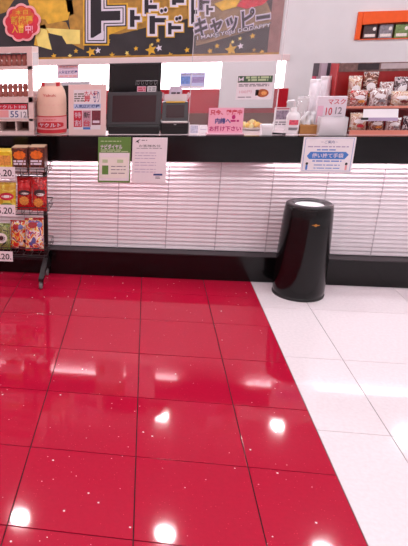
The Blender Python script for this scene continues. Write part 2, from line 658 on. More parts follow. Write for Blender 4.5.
o, w, h = sheet('notice', 'white notice with blue writing taped to the fascia above the bin', 'notice', (301.8, 137, 354, 172), NY, M_PAPER)
for q in ((-w*.46, w*.46, h*.965, h*.975), (-w*.46, w*.46, h*.03, h*.04), (-w*.465, -w*.455, h*.03, h*.975), (w*.455, w*.465, h*.03, h*.975)):
    block(o, *q, mat('ink_pale_blue', (140, 160, 205), .6), 1, name='border_line')
letter(o, '－ご案内－', 0, h*.86, w*.32, h*.085, M_INKBLUE, 1)
lines(o, -w*.4, w*.38, [h*.71], .007, M_LILAC, 1, seed=12)
lines(o, -w*.22, w*.14, [h*.62], .007, M_INKSKY, 1, seed=13)
poly(o, [(-w*.4, h*.46), (-w*.34, h*.58), (w*.34, h*.58), (w*.4, h*.5), (w*.33, h*.37), (-w*.35, h*.37)], M_INKSKY, 1, name='blue_ribbon')
letter(o, '使い捨て手袋', 0, h*.475, w*.6, h*.13, M_BANWHITE, 2, fat=.015)
lines(o, -w*.28, w*.28, [h*.3], .007, M_INKSKY, 1, seed=14)
lines(o, -w*.24, w*.26, [h*.19, h*.1], .005, M_INKSKY, 1, seed=15)
for sx in (-1, 1):
    cxp = sx*w*.38
    poly(o, [(cxp+.008*math.cos(t*.7), h*.24+.009*math.sin(t*.7)) for t in range(9)], M_INK, 1, name='pictogram_head')
    block(o, cxp-.006, cxp+.006, h*.06, h*.2, M_PINKPRINT if sx > 0 else M_INKSKY, 1, name='pictogram_body')

# ------------------------------------------------------------------ waste bin
bn = empty('waste_bin', 'tall glossy black waste bin with a round open top on the white tiles', 'bin', (1.018, 3.735, 0))
link('body', lathe([(.0, .004), (.14, .004), (.148, .0), (.155, .008), (.157, .05), (.156, .2), (.151, .38), (.144, .52), (.14, .575), (.136, .592), (.128, .6), (.0995, .598), (.0985, .55), (.097, .5), (0, .5)], 56, False), M_BLACK, bn)
link('top_ring', lathe([(.084, .59), (.09, .6), (.104, .606), (.126, .606), (.137, .598), (.134, .59), (.1, .586), (.084, .59)], 56, False), mat('black_speckled', (34, 30, 34), .35, noise=.8, scale=260, bump=.6), bn)
link('foot_ring', lathe([(.142, 0), (.1575, .0), (.159, .012), (.156, .02), (.15, .02)], 56, False), M_BLACKM, bn)
part(link('liner', lathe([(.0845, .592), (.082, .582), (.06, .58), (.02, .583), (0, .584)], 40, False), M_TISSUE, bn), 'white liner bag inside the opening')
em = link('emblem', None, None, bn, loc=(.01, -.1495, .515), rot=(-.06, 0, 0)) if False else None
bm = bmesh.new()
bmesh.ops.create_circle(bm, cap_ends=True, segments=20, radius=.009, matrix=Matrix.Translation((0, 0, 0)) @ Matrix.Rotation(math.pi/2, 4, 'X'))
for sx in (-1, 1):
    bm.faces.new([bm.verts.new(p) for p in ((sx*.009, 0, -.004), (sx*.024, 0, .001), (sx*.02, 0, .004), (sx*.009, 0, .004))])
part(link('emblem', tomesh(bm), mat('gold_emblem', (190, 130, 60), .35, .6), bn, loc=(.012, -.1478, .5), rot=(-.09, 0, .08)), 'small winged gold emblem')

# ------------------------------------------------------------------ snack rack
RY = 3.60
rk = empty('snack_rack', 'black wire snack rack on castors in front of the counter', 'rack', (0, 0, 0))
RX1, RX0 = -.655, -1.22
BX1 = -.603
PY = 3.80
for xx in (RX0, RX1):
    link('post', box(xx-.014, xx+.014, PY-.014, PY+.014, .14, .93, .003), M_BLACKM, rk)
    lg = link('leg', extrude_x([(3.575, .062), (3.575, .085), (PY-.02, .16), (PY+.03, .16), (3.885, .085), (3.885, .062), (PY, .115)], xx-.02, xx+.014), M_BLACKM, rk)
    for yy in (3.60, 3.862):
        cw = link('castor', lathe([(0, -.011), (.02, -.011), (.026, -.006), (.026, .006), (.02, .011), (0, .011)], 24, False), mat('castor_grey', (120, 114, 116), .35, noise=.1), rk, loc=(xx-.008, yy, .0265), rot=(0, math.pi/2, 0))
        link('fork', box(-.004, .05, -.007, .007, -.016, -.0125), M_BLACKM, cw, loc=(0, 0, 0), rot=(0, math.pi, 0))
for zz in (.15, .9):
    link('crossbar', box(RX0, RX1, PY-.01, PY+.01, zz-.01, zz+.01, .002), M_BLACKM, rk)
tiersz = [at(30, 174, RY-.05).z, at(30, 212, RY-.05).z, at(28, 252, RY-.05).z]
YS0, YS1 = 3.50, 3.79
for tz in tiersz:
    zb = tz-.004
    bm = bmesh.new()
    for fz in (0, .045):
        add_tube(bm, [(RX0+.0, YS0, zb+fz), (BX1, YS0, zb+fz), (BX1, YS1, zb+fz), (RX0, YS1, zb+fz)], .0032, 6, True)
    bk = link('basket_rim', tomesh(bm, True), M_BLACKM, rk)
    for k in range(13):
        xx = RX0+(BX1-RX0)*k/12
        link('wire', tube([(xx, YS0, zb+.045), (xx, YS0, zb), (xx, YS1, zb), (xx, YS1, zb+.045)], .002, 5), M_BLACKM, bk)
    for k in range(1, 5):
        yy = YS0+(YS1-YS0)*k/5
        link('wire', tube([(RX0, yy, zb+.045), (RX0, yy, zb), (BX1, yy, zb), (BX1, yy, zb+.045)], .002, 5), M_BLACKM, bk)
tagY = YS0-.006
for (u1, v0, v1, tx) in ((15.2, 167, 178.5, '15.20.'), (15.5, 205, 216, '15.20.'), (12.8, 251.5, 261.5, '11.20.')):
    p1, p0 = at(u1, v0, tagY), at(u1, v1, tagY)
    hh = p1.z-p0.z
    ww = .155
    pt = link('price_tag', box(-ww, 0, 0, .002, 0, hh), M_PAPER, rk, loc=((p0.x+p1.x)/2, tagY-.002, p0.z))
    letter(pt, tx, -ww*.48, hh*.48, ww*.82, hh*.56, M_INK, 1, fat=.012)


def bag_mesh(w, h, d, seed=0, flat=.14):
    """filled pillow bag: bulged body with wavy crimped seals at the top and the bottom"""
    rnd = random.Random(seed)
    ph = [rnd.uniform(0, 6.28) for _ in range(6)]
    nx, nz = 14, 18
    bm = bmesh.new()
    F, B = [], []
    for j in range(nz+1):
        t = j/nz
        fr, br = [], []
        for i in range(nx+1):
            s = -1+2*i/nx
            e = max(0, 1-((t-.5)/(.5-flat*.45))**2) if abs(t-.5) < .5-flat*.45 else 0
            prof = math.sqrt(e)*max(0, (1-abs(s)**2.6))**.7
            pinch = 1-.05*math.sqrt(max(e, 0))
            x = s*w/2*pinch
            z = t*h
            if j in (0, nz): z += .0035*math.sin(i*math.pi*1.0)*(1 if i % 2 else -1) + (.002 if i % 2 else -.002)*(1 if j else 0)
            wr = .05*d*math.sin(s*5+ph[0]+t*7)+.04*d*math.sin(s*9+ph[1]-t*11)
            yv = d/2*prof*(1+.0)+(wr*prof)
            sw = .004*math.sin(s*4+ph[2])*(1-min(1, e*2))
            fr.append(bm.verts.new((x, -yv+sw-.0006, z)))
            br.append(bm.verts.new((x, yv+sw+.0006, z)))
        F.append(fr); B.append(br)
    for j in range(nz):
        for i in range(nx):
            bm.faces.new((F[j][i], F[j][i+1], F[j+1][i+1], F[j+1][i]))
            bm.faces.new((B[j][i+1], B[j][i], B[j+1][i], B[j+1][i+1]))
    for j in range(nz):
        bm.faces.new((F[j][0], F[j+1][0], B[j+1][0], B[j][0]))
        bm.faces.new((F[j+1][nx], F[j][nx], B[j][nx], B[j+1][nx]))
    for i in range(nx):
        bm.faces.new((F[0][i+1], F[0][i], B[0][i], B[0][i+1]))
        bm.faces.new((F[nz][i], F[nz][i+1], B[nz][i+1], B[nz][i]))
    return tomesh(bm, True)


def snack_bag(name, label, px, Y, zbase, d, m, seal_m, seed, group, tilt=-.12, cat='snack bag', patch=None, rz=0):
    u0, u1, vtop = px
    c = at((u0+u1)/2, vtop, Y)
    w = at(u1, vtop+12, Y).x-at(u0, vtop+12, Y).x
    h = (c.z-zbase)/math.cos(tilt)
    e = empty(name, label, cat, ((at((u0+u1)/2, vtop+14, Y)).x, Y, zbase), (tilt, 0, rz), group)
    link('pouch', bag_mesh(w, h, d, seed), m, e)
    for z0, z1 in ((h*.945, h*1.0), (0.0, h*.05)):
        n = 16
        bm = bmesh.new()
        cols = []
        for i in range(n+1):
            ya = -.0045 if i % 2 else -.0018
            cols.append((bm.verts.new((-w/2+w*i/n, ya, z0)), bm.verts.new((-w/2+w*i/n, ya, z1))))
        for (a0, a1), (b0, b1) in zip(cols, cols[1:]):
            bm.faces.new((a0, b0, b1, a1))
        link('crimped_seal', tomesh(bm), seal_m, e)
    if patch:
        for (cx, cz, pw, ph_, pm, kind) in patch:
            pts = []
            N = 22
            for k in range(N):
                a = 2*math.pi*k/N
                rr = 1+(.18 if (kind == 'burst' and k % 2) else 0)-(.06 if kind == 'burst' else 0)
                pts.append((cx*w+pw*w/2*rr*math.cos(a), cz*h+ph_*h/2*rr*math.sin(a)))
            # follow the bulge of the pouch
            bm = bmesh.new()
            vs = []
            cen = bm.verts.new((cx*w, -d/2*1.0-.0015, cz*h))

            def dep(x, z):
                s = min(1, abs(2*x/w)); t = z/h
                e2 = max(0, 1-((t-.5)/.437)**2)
                return -d/2*math.sqrt(e2)*max(0, 1-s**2.6)**.7*1.1-.003
            cen.co.y = dep(cx*w, cz*h)
            R1 = [bm.verts.new((cx*w+(x-cx*w)*.5, dep(cx*w+(x-cx*w)*.5, cz*h+(z-cz*h)*.5), cz*h+(z-cz*h)*.5)) for x, z in pts]
            R2 = [bm.verts.new((x, dep(x, z), z)) for x, z in pts]
            for k in range(N):
                k2 = (k+1) % N
                bm.faces.new((cen, R1[k], R1[k2]))
                bm.faces.new((R1[k], R2[k], R2[k2], R1[k2]))
            link('printed_patch', tomesh(bm, True), pm, e)
    return e


def snack_box(name, label, px, Y, zbase, d, m, side_m, seed, group, window_m=None):
    u0, u1, vtop = px
    w = at(u1, vtop+12, Y).x-at(u0, vtop+12, Y).x
    h = at((u0+u1)/2, vtop, Y).z-zbase
    e = empty(name, label, 'snack box', (at((u0+u1)/2, vtop+14, Y).x, Y, zbase), (0, 0, 0), group)
    link('carton', box(-w/2, w/2, 0, d, 0, h*.93, .004), m, e)
    poly_bm = bmesh.new()
    add_box(poly_bm, -w/2+.002, w/2-.002, .004, d-.004, h*.93, h*.945)
    link('lid_flap', tomesh(poly_bm), side_m, e)
    pts = [(w*.42*math.cos(2*math.pi*k/18)*(1 if k % 2 else .86), h*.66+h*.17*math.sin(2*math.pi*k/18)*(1 if k % 2 else .86)) for k in range(18)]
    poly(e, pts, mat('pack_orange', (226, 110, 30), .4, noise=.3, scale=50), 1, name='printed_burst')
    lines(e, -w*.38, w*.38, [h*.4, h*.3], .012, M_BANWHITE, 1, seed=seed, name='printed_bar')
    block(e, -w*.45, w*.45, h*.05, h*.2, mat('pack_greyprint', (190, 175, 178), .4, noise=.3, scale=60), 1, name='printed_panel')
    return e


pm_choco = pack_mat('pack_choco', [(70, 32, 26), (96, 44, 30), (60, 30, 30), (130, 66, 40)], 30, .35, 1)
pm_red = pack_mat('pack_red', [(196, 22, 30), (214, 34, 36), (186, 20, 28), (206, 46, 40)], 16, .25, 2)
pm_red2 = pack_mat('pack_red_dark', [(188, 26, 34), (210, 30, 34), (150, 20, 28), (214, 60, 50)], 22, .25, 3)
pm_multi = pack_mat('pack_multi', [(220, 40, 40), (226, 70, 40), (238, 200, 80), (232, 220, 220), (190, 30, 50), (70, 40, 60)], 24, .3, 4)
pm_multi2 = pack_mat('pack_multi2', [(210, 36, 44), (232, 96, 60), (240, 214, 110), (240, 230, 230), (200, 40, 60), (90, 90, 150)], 26, .3, 7)
pm_yel = pack_mat('pack_yellow', [(236, 206, 50), (228, 190, 40), (240, 220, 90), (220, 170, 40)], 14, .3, 5)
pm_green = pack_mat('pack_green', [(150, 160, 70), (110, 130, 60), (176, 180, 110), (60, 70, 50)], 24, .3, 6)
m_rs = mat('seal_red', (170, 18, 28), .3, noise=.2, scale=80)
m_ys = mat('seal_yellow', (214, 180, 50), .3, noise=.2, scale=80)
m_cut = mat('patch_orange', (240, 150, 70), .4, noise=.4, scale=70)
m_cut2 = mat('patch_white', (238, 226, 220), .4, noise=.15, scale=90)
m_cut3 = mat('patch_dark', (60, 26, 30), .4, noise=.4, scale=60)
m_cut4 = mat('patch_green', (150, 170, 90), .4, noise=.3, scale=60)
T1, T2, T3 = [z+.003 for z in tiersz]
RB = 3.60
gB = 'snack packs on the wire rack'
snack_box('snack_carton', 'brown snack carton with orange burst, top rack tier beside the yellow box', (11.5, 27.5, 146), RB-.03, T1, .12, pm_choco, mat('carton_top', (180, 150, 120), .5), 21, gB)
snack_box('snack_carton', 'brown snack carton with orange burst at the right end of the top rack tier', (28.5, 44.5, 145.5), RB-.03, T1, .12, pm_choco, MATS['carton_top'], 22, gB)
e = empty('snack_carton', 'low yellow snack box at the left of the top rack tier', 'snack box', (at(3, 160, RB-.04).x, RB-.04, T1), group=gB)
wl = .115; hl = at(5, 151, RB-.04).z-T1
link('carton', box(-wl/2, wl/2, 0, .12, 0, hl, .004), pm_yel, e)
block(e, -wl*.44, wl*.44, hl*.35, hl*.8, m_cut, 1, name='printed_panel')
block(e, -wl*.44, wl*.44, hl*.05, hl*.25, m_cut2, 1, name='printed_panel')
RBB = 3.585
snack_bag('snack_bag', 'yellow snack bag with red oval on the middle rack tier', (-2, 16, 183), RBB, T2, .05, pm_yel, m_ys, 31, gB, patch=[(0, .5, .8, .28, M_INKRED, 'oval'), (0, .5, .55, .1, m_cut2, 'oval'), (0, .2, .6, .14, m_cut4, 'oval')])
snack_bag('snack_bag', 'plain red snack bag on the middle rack tier beside the yellow bag', (16.6, 32, 177), RBB+.012, T2, .055, pm_red, m_rs, 32, gB, patch=[(.02, .52, .78, .16, m_cut3, 'burst'), (0, .28, .6, .26, m_cut, 'burst'), (.05, .5, .5, .06, m_cut2, 'oval')])
snack_bag('snack_bag', 'red snack bag with pale swirl at the right end of the middle rack tier', (31.6, 46.6, 178), RBB-.012, T2, .055, pm_red2, m_rs, 33, gB, patch=[(.04, .55, .74, .2, m_cut3, 'burst'), (.1, .5, .5, .09, m_cut2, 'oval'), (-.05, .26, .6, .26, m_cut, 'burst')], rz=.04)
snack_bag('snack_bag', 'green and white snack bag on the bottom rack tier', (-6, 10, 224), RBB, T3, .05, pm_green, mat('seal_green', (120, 130, 60), .3), 34, gB, patch=[(0, .45, .7, .4, m_cut2, 'oval'), (0, .45, .45, .22, m_cut3, 'burst')])
snack_bag('snack_bag', 'colourful red snack bag in the middle of the bottom rack tier', (9.5, 26, 221), RBB+.015, T3, .055, pm_multi, m_rs, 35, gB, patch=[(.2, .78, .3, .16, mat('patch_blue', (110, 120, 180), .4, noise=.2), 'oval'), (-.05, .78, .5, .18, m_rs, 'burst')], rz=-.1)
snack_bag('snack_bag', 'colourful red snack bag leaning at the right end of the bottom rack tier', (25, 43.5, 219), RBB-.01, T3, .055, pm_multi2, m_rs, 36, gB, patch=[(.3, .8, .28, .16, MATS['patch_blue'], 'oval'), (-.08, .8, .5, .18, m_rs, 'burst')], rz=.12)

# ------------------------------------------------------------------ bottle case at the left of the counter
KY = 3.965
cx1 = at(33.5, 110, KY).x
cx0 = cx1-.5
cd = .24
zt = at(20, 46.5, KY).z
cs = empty('bottle_case', 'white open display case of small drinks at the left end of the counter', 'display case', ((cx0+cx1)/2, KY, TOP))
hw = (cx1-cx0)/2


def zc(v): return at(15, v, KY).z-TOP


H = zt-TOP
link('base', box(-hw, hw, 0, cd, 0, zc(131.5), .003), M_CASE, cs)
link('top_board', box(-hw, hw, 0, cd, zc(53), H, .003), M_CASE, cs)
link('upper_shelf', box(-hw, hw, .0, cd, zc(70), zc(66), .002), M_CASE, cs)
link('middle_shelf', box(-hw, hw, .0, cd, zc(103), zc(97), .002), M_CASE, cs)
link('lower_shelf', box(-hw, hw, .0, cd, zc(121.5), zc(118.5), .002), M_CASE, cs)
for sx in (-1, 1):
    xa = sx*hw
    link('side_post', box(min(xa, xa-sx*.036), max(xa, xa-sx*.036), 0, .02, zc(131.5), zc(53), .003), M_CASE, cs)
    link('side_post', box(min(xa, xa-sx*.012), max(xa, xa-sx*.012), cd-.012, cd, zc(131.5), zc(53), .002), M_CASE, cs)
    link('side_pane', box(min(xa-sx*.001, xa-sx*.004), max(xa-sx*.001, xa-sx*.004), .02, cd-.012, zc(131.5), zc(53)), M_CLEAREDGE, cs)
link('divider', box(-.0, .008, .005, cd-.01, zc(131.5), zc(121.5)), M_CASE, cs)
link('divider', box(.12, .128, .005, cd-.01, zc(131.5), zc(121.5)), M_CASE, cs)
link('back_panel', box(-hw+.004, hw-.004, cd-.03, cd-.024, zc(131.5), zc(103)), mat('case_brown', (110, 74, 66), .6, noise=.15), cs)
pc = link('price_card', box(-hw+.04, hw-.042, -.006, -.003, zc(118.5), zc(104)), M_PAPER, cs)
cw0, cw1, cz0, cz1 = -hw+.04, hw-.042, zc(118.5), zc(104)
ch = cz1-cz0
block(pc, cw0, cw1, cz0+ch*.62, cz1, M_INKRED, 1, -.006, name='red_header')
letter(pc, 'ヤクルト100', (cw0+cw1)/2+.1, cz0+ch*.81, .2, ch*.22, M_BANWHITE, 2, .01, -.006)
block(pc, cw1-.2, cw1-.13, cz0+ch*.08, cz0+ch*.58, M_PINKPRINT, 1, -.006, name='pink_block')
letter(pc, '55', cw1-.09, cz0+ch*.3, .055, ch*.42, M_INKBLUE, 1, .01, -.006)
letter(pc, '12', cw1-.025, cz0+ch*.28, .04, ch*.4, M_INKGREY, 1, .01, -.006)
m_btl = mat('drink_pink', (168, 96, 84), .3, noise=.05)
m_cap = mat('foil_red', (150, 44, 48), .35, noise=.15, scale=60)
ORD = ['rightmost'] + [w_+' from the right' for w_ in ('second', 'third', 'fourth', 'fifth', 'sixth', 'seventh', 'eighth', 'ninth', 'tenth')]
body_me = lathe([(.0, 0), (.0125, 0), (.0145, .004), (.0145, .022), (.0115, .028), (.0145, .036), (.0145, .05), (.0125, .056), (.0, .056)], 16, False)
cap_me = lathe([(.0132, .052), (.0134, .0575), (.012, .0585), (0, .0585)], 16, False)
for row, (v, sc) in enumerate(((66, 1.0), (97, 1.35))):
    zz = TOP+zc(v)
    hb = (zc(54.5)-zc(66) if row == 0 else zc(84)-zc(97))
    k = hb/.0585
    for i in range(10):
        xb_ = cx1-.062-i*.0345
        nth = ['upper', 'lower'][row]
        d = empty('drink_bottle', ('small pinkish bottle on the %s shelf of the white case, %s' % (nth, ORD[i])), 'bottle', (xb_, KY+.05, zz), group='small bottles on the %s shelf of the case' % nth)
        d.scale = (1.17, 1.17, k)
        link('bottle_body', body_me, m_btl, d)
        link('cap', cap_me, m_cap, d)

# ------------------------------------------------------------------ giant drink bottle
BY = 4.06
bl, br_ = at(37.5, 125, BY), at(66.5, 125, BY)
R = (br_.x-bl.x)/2
bh = at(52, 82, BY).z-TOP
gb = empty('display_bottle', 'oversized pinkish cream dummy drink bottle between the case and the poster', 'bottle display', ((bl.x+br_.x)/2, BY, TOP))
prof = [(0, 0), (R*.92, 0), (R, .02*bh), (R, .34*bh), (R*.985, .37*bh), (R*.985, .4*bh), (R, .43*bh), (R*.995, .62*bh), (R*.97, .74*bh), (R*.9, .83*bh), (R*.77, .905*bh), (R*.66, .95*bh), (R*.66, .965*bh), (0, .965*bh)]
autosmooth(link('bottle_body', lathe(prof, 48, False), M_CREAM, gb), 50)
part(autosmooth(link('foil_cap', lathe([(R*.68, .935*bh), (R*.69, .96*bh), (R*.69, .99*bh), (R*.6, bh), (0, bh)], 40, False), mat('foil_pale', (226, 196, 190), .3, noise=.04), gb)), 'pale foil lid')
for a in (-2.3, -.75):
    link('foil_tab', box(-.014, .014, -.004, .004, -.014, .012, .002), M_REDPRINT, gb, loc=(R*.7*math.cos(a), R*.7*math.sin(a), .965*bh), rot=(0, 0, a+math.pi/2))


def wrap(parent, s, cz, wang, h, rad, m, name='lettering', fat=.0):
    me = glyphs(s, wang*rad, h, fat)
    for v in me.vertices:
        a = v.co.x/rad-math.pi/2
        v.co = (rad*math.cos(a), rad*math.sin(a), cz+v.co.z)
    return link(name, me, m, parent)


def bandmesh(rad, z0, z1, a0, a1, n=40):
    bm = bmesh.new()
    A = [bm.verts.new((rad*math.cos(a0+(a1-a0)*i/n), rad*math.sin(a0+(a1-a0)*i/n), z0)) for i in range(n+1)]
    B = [bm.verts.new((v.co.x, v.co.y, z1)) for v in A]
    for i in range(n): bm.faces.new((A[i], A[i+1], B[i+1], B[i]))
    return tomesh(bm, True)


link('label_band', bandmesh(R+.0015, .03*bh, .36*bh, -math.pi, 0), M_PINKPRINT, gb)
link('label_band', bandmesh(R+.0025, .03*bh, .1*bh, -math.pi, 0), M_REDPRINT, gb)
link('label_band', bandmesh(R+.0025, .345*bh, .365*bh, -math.pi, 0), M_REDPRINT, gb)
bm = bmesh.new()
vs = []
for k in range(36):
    a = 2*math.pi*k/36
    ex = max(-1, min(1, 1.15*math.cos(a)))
    th = -math.pi/2+1.0*ex
    vs.append(bm.verts.new(((R+.004)*math.cos(th), (R+.004)*math.sin(th), .19*bh+.065*bh*math.sin(a))))
cen = []
top_ = vs[1:18]; bot_ = vs[19:36][::-1]
for k in range(len(top_)-1):
    bm.faces.new((top_[k], top_[k+1], bot_[k+1], bot_[k]))
link('label_oval', tomesh(bm, True), M_REDPRINT, gb)
wrap(gb, 'ヤクルト', .19*bh, 1.45, .075*bh, R+.006, M_BANWHITE, fat=.015)
wrap(gb, 'Yakult', .76*bh, .9, .05*bh, R*.95+.004, M_REDPRINT)
wrap(gb, '＋＋＋＋＋＋＋', .575*bh, 2.0, .025*bh, R+.004, M_PINKPRINT, name='printed_dots')
wrap(gb, '乳酸菌飲料', .295*bh, .9, .03*bh, R+.004, M_REDPRINT)

# ------------------------------------------------------------------ poster stand
o, w, h = sheet('poster_stand', 'framed price poster with blue title strip standing left of the black monitor', 'poster', (68.5, 84.5, 106, 135), 3.955, mat('frame_cream', (240, 212, 206), .4), .012, 0, zbase=TOP+.001)
fx, fz0, fz1 = w*.36, h*.11, h*.9
block(o, -fx, fx, fz0, fz1, M_PAPER, 1, name='poster_sheet')
lines(o, -fx*.95, -fx*.2, [h*(.67+.045*k) for k in range(4)], .008, mat('ink_olive', (120, 112, 100), .6), 2, seed=31)
letter(o, '大人気', .03*w/.3, h*.83, w*.36, h*.09, M_INKRED, 2, .01)
letter(o, '景', .0, h*.72, w*.17, h*.12, M_INKRED, 2, .015)
letter(o, 'もり', w*.24, h*.76, w*.16, h*.22, M_INKBLUE, 2, .005)
block(o, -fx, fx, h*.53, h*.62, mat('paper_ice', (190, 205, 235), .6), 2, name='title_strip')
letter(o, '人気遊技機種', 0, h*.575, w*.66, h*.065, M_INKBLUE, 3, .02)
block(o, -fx, fx*-.38, h*.16, h*.49, M_INKRED, 2, name='red_block')
block(o, -fx*.34, fx*.28, h*.16, h*.49, mat('ink_rose', (200, 150, 165), .6), 2, name='rose_block')
block(o, fx*.34, fx, h*.2, h*.49, mat('ink_maroon', (120, 50, 62), .6, noise=.3, scale=60), 2, name='photo_block')
block(o, -fx*.3, fx*.24, h*.11, h*.155, M_INKSKY, 2, name='blue_block')
letter(o, '特', -fx*.69, h*.4, w*.17, h*.12, M_BANWHITE, 3, .0)
letter(o, '割', -fx*.69, h*.24, w*.17, h*.12, M_BANWHITE, 3, .0)
letter(o, '新', -fx*.03, h*.4, w*.17, h*.12, M_INK, 3, .01)
letter(o, '台', -fx*.03, h*.24, w*.17, h*.12, M_INKRED, 3, .01)
block(o, fx*.42, fx*.92, h*.24, h*.29, M_BANWHITE, 3, name='white_block')

# paper on the lit window behind, with a dark tray
o, w, h = sheet('window_notice', 'small pale notice with blue title stuck on the lit window above the dummy bottle', 'notice', (57, 64.5, 79, 79), WALLY-.004, mat('paper_lilac', (232, 205, 222), .6))
letter(o, '人気遊技機種', 0, h*.48, w*.86, h*.22, M_INKBLUE, 1, .015)
lines(o, -w*.4, w*.4, [h*.8, h*.15], .012, M_PINKPRINT, 1, seed=41)
o, w, h = sheet('window_notice', 'pale blue notice stuck on the lit window above the red band', 'notice', (180, 72.5, 205, 88.5), WALLY-.004, mat('paper_blue', (190, 196, 236), .6))
lines(o, -w*.44, w*.44, [h*.84], .012, M_LILAC, 1, seed=42)
block(o, -w*.46, -w*.1, h*.3, h*.76, mat('ink_lightblue', (120, 150, 215), .6, noise=.3, scale=60), 1, name='photo_block')
block(o, -w*.02, w*.46, h*.36, h*.72, mat('ink_mauve', (150, 130, 190), .6, noise=.3, scale=70), 1, name='photo_block')
block(o, -w*.46, w*.46, h*.0, h*.16, M_BANWHITE, 1, name='footer')
a = at(60, 85, 4.3); b = at(88, 80, 4.3)
tr = empty('file_tray', 'dark tray with pale edge standing behind the dummy bottle and poster', 'tray', ((a.x+b.x)/2, 4.36, TOP))
tw = (b.x-a.x)/2+.03; th_ = b.z-TOP-.015
link('tray_body', box(-tw, tw, -.07, .07, 0, th_-.02, .006), M_BLACKM, tr)
link('tray_lid', extrude_x([(-.075, th_-.02), (.075, th_-.02), (.06, th_), (-.05, th_)], -tw-.004, tw-.02), mat('tray_grey', (150, 140, 146), .4), tr)

# grass-like sprigs in front of the window
pp = empty('potted_grass', 'small pot of thin green grass by the lit window left of the monitor', 'plant', (at(99, 88, 4.9).x, 4.9, TOP-.02+.0))
gz = at(99, 90, 4.9).z-(TOP-.02)
sh = link('wall_shelf', box(-.3, .3, WALLY-.02-.32, WALLY-.02, 0, .02), M_BROWN, loc=(at(92, 88, 4.9).x, 0, TOP-.04))
tag(sh, 'brown board shelf fixed under the lit window behind the monitor', 'shelf')
link('pot', lathe([(0, 0), (.04, 0), (.055, gz*.75), (.05, gz*.75), (.047, gz*.7), (0, gz*.7)], 24, False), M_WHITEPL, pp)
rnd = random.Random(5)
bm = bmesh.new()
for k in range(34):
    a = rnd.uniform(0, 6.28); r0 = rnd.uniform(0, .035); L = rnd.uniform(.06, .16); le = rnd.uniform(0, .05)
    p0 = Vector((r0*math.cos(a), r0*math.sin(a), gz*.7)); p1 = p0+Vector((le*math.cos(a)*.4, le*math.sin(a)*.4, L*.6)); p2 = p0+Vector((le*math.cos(a)*1.3, le*math.sin(a)*1.3, L))
    add_tube(bm, [p0, p1, p2], .003, 4)
g = link('grass_blades', tomesh(bm, True), mat('grass_green', (96, 120, 84), .6, noise=.2), pp)
g['kind'] = 'stuff'

# ------------------------------------------------------------------ register monitor and the display behind it
PYY = 4.02
a, b = at(107.5, 92.5, PYY+.06), at(160.5, 133, PYY)
pw = b.x-a.x; phh = a.z-TOP
ps = empty('register_monitor', 'dark touch screen register with grey bezel on the counter', 'monitor', ((a.x+b.x)/2, PYY, TOP))
link('stand', box(-pw*.46, pw*.48, -.02, .16, 0, .055, .008), M_BLACKM, ps)
hd = link('screen_housing', box(-pw/2, pw/2, 0, .035, 0, phh-.03, .008), M_GREYBEZEL, ps, loc=(0, -.005, .04), rot=(-.22, 0, 0))
hh = phh-.03
link('screen', box(-pw*.4, pw*.4, -.002, .002, hh*.16, hh*.9, .001), M_SCREEN, hd)
link('chin', box(-pw*.5, pw*.5, -.006, .002, -.02, hh*.1, .003), M_BLACKM, hd)
link('indicator', box(pw*.38, pw*.43, -.008, -.005, .0, .008), M_CHROME, hd)
DY = 4.33
a, b = at(109, 63.5, DY), at(160.5, 96, DY)
dw = b.x-a.x; dh = a.z-TOP
ds = empty('customer_display', 'large black display panel standing behind the register monitor', 'monitor', ((a.x+b.x)/2, DY, TOP))
link('panel', box(-dw/2, dw/2, 0, .03, dh*.35, dh, .006), M_BLACKM, ds)
link('screen', box(-dw*.47, dw*.47, -.003, .002, dh*.39, dh*.97, .001), mat('screen_off', (14, 11, 13), .25), ds)
link('stem', box(-.04, .04, .03, .05, .01, dh*.6, .004), M_BLACKM, ds)
link('foot', box(-.12, .12, -.04, .1, 0, .014, .004), M_BLACKM, ds)
# little card hung on it
ca, cb = at(136, 81, DY-.03), at(157, 95, DY-.03)
cw_ = cb.x-ca.x; chh = ca.z-cb.z
cdh = empty('card_holder', 'wire clip holding two small pink and white cards on the black display', 'card', ((ca.x+cb.x)/2, DY-.012, cb.z))
for k, (m_, x0_) in enumerate(((M_PAPERPINK, -.44), (M_PAPER, .04))):
    cc = link('card', box(cw_*x0_, cw_*(x0_+.42), -.003, -.001, -.004, chh*.62), m_, cdh)
    lines(cc, cw_*(x0_+.05), cw_*(x0_+.38), [chh*.15, chh*.3, chh*.45], .008, M_INKRED if k == 0 else M_INKGREY, 1, -.003, seed=50+k)
link('wire_frame', tube([(-cw_*.5, -.004, chh*.7), (-cw_*.5, -.004, chh), (cw_*.5, -.004, chh), (cw_*.5, -.004, 0)], .0025, 6), M_CHROME, cdh)
for k in range(5):
    xx = -cw_*.4+cw_*.2*k
    link('ring', tube([(xx+.008*math.cos(t*.785), -.005, chh*.86+.012*math.sin(t*.785)) for t in range(8)], .0014, 5, True), M_CHROME, cdh)

# ------------------------------------------------------------------ card terminal
TY = 4.0
a, b = at(162, 103, TY), at(188, 134, TY)
tw = b.x-a.x; th_ = a.z-TOP
tm = empty('card_terminal', 'black payment terminal with small sloping screen beside the register monitor', 'terminal', ((a.x+b.x)/2, TY, TOP))
link('base', box(-tw/2, tw/2, 0, .16, 0, th_*.38, .008), M_BLACKM, tm)
hs = link('head', extrude_x([(0, th_*.38), (.02, th_*.42), (.06, th_), (.13, th_), (.16, th_*.38)], -tw*.47, tw*.47), M_GREYBEZEL, tm)
sl = math.atan2(.04, th_*.58)
link('screen', box(-tw*.33, tw*.33, -.003, .001, .02, th_*.52), M_SCREEN, tm, loc=(0, .018, th_*.42), rot=(-sl, 0, 0))
part(link('keypad_lip', box(-tw*.46, tw*.46, -.012, .014, th_*.36, th_*.42, .003), mat('silver_lip', (214, 204, 200), .3, .3), tm), 'silver lip below the screen')
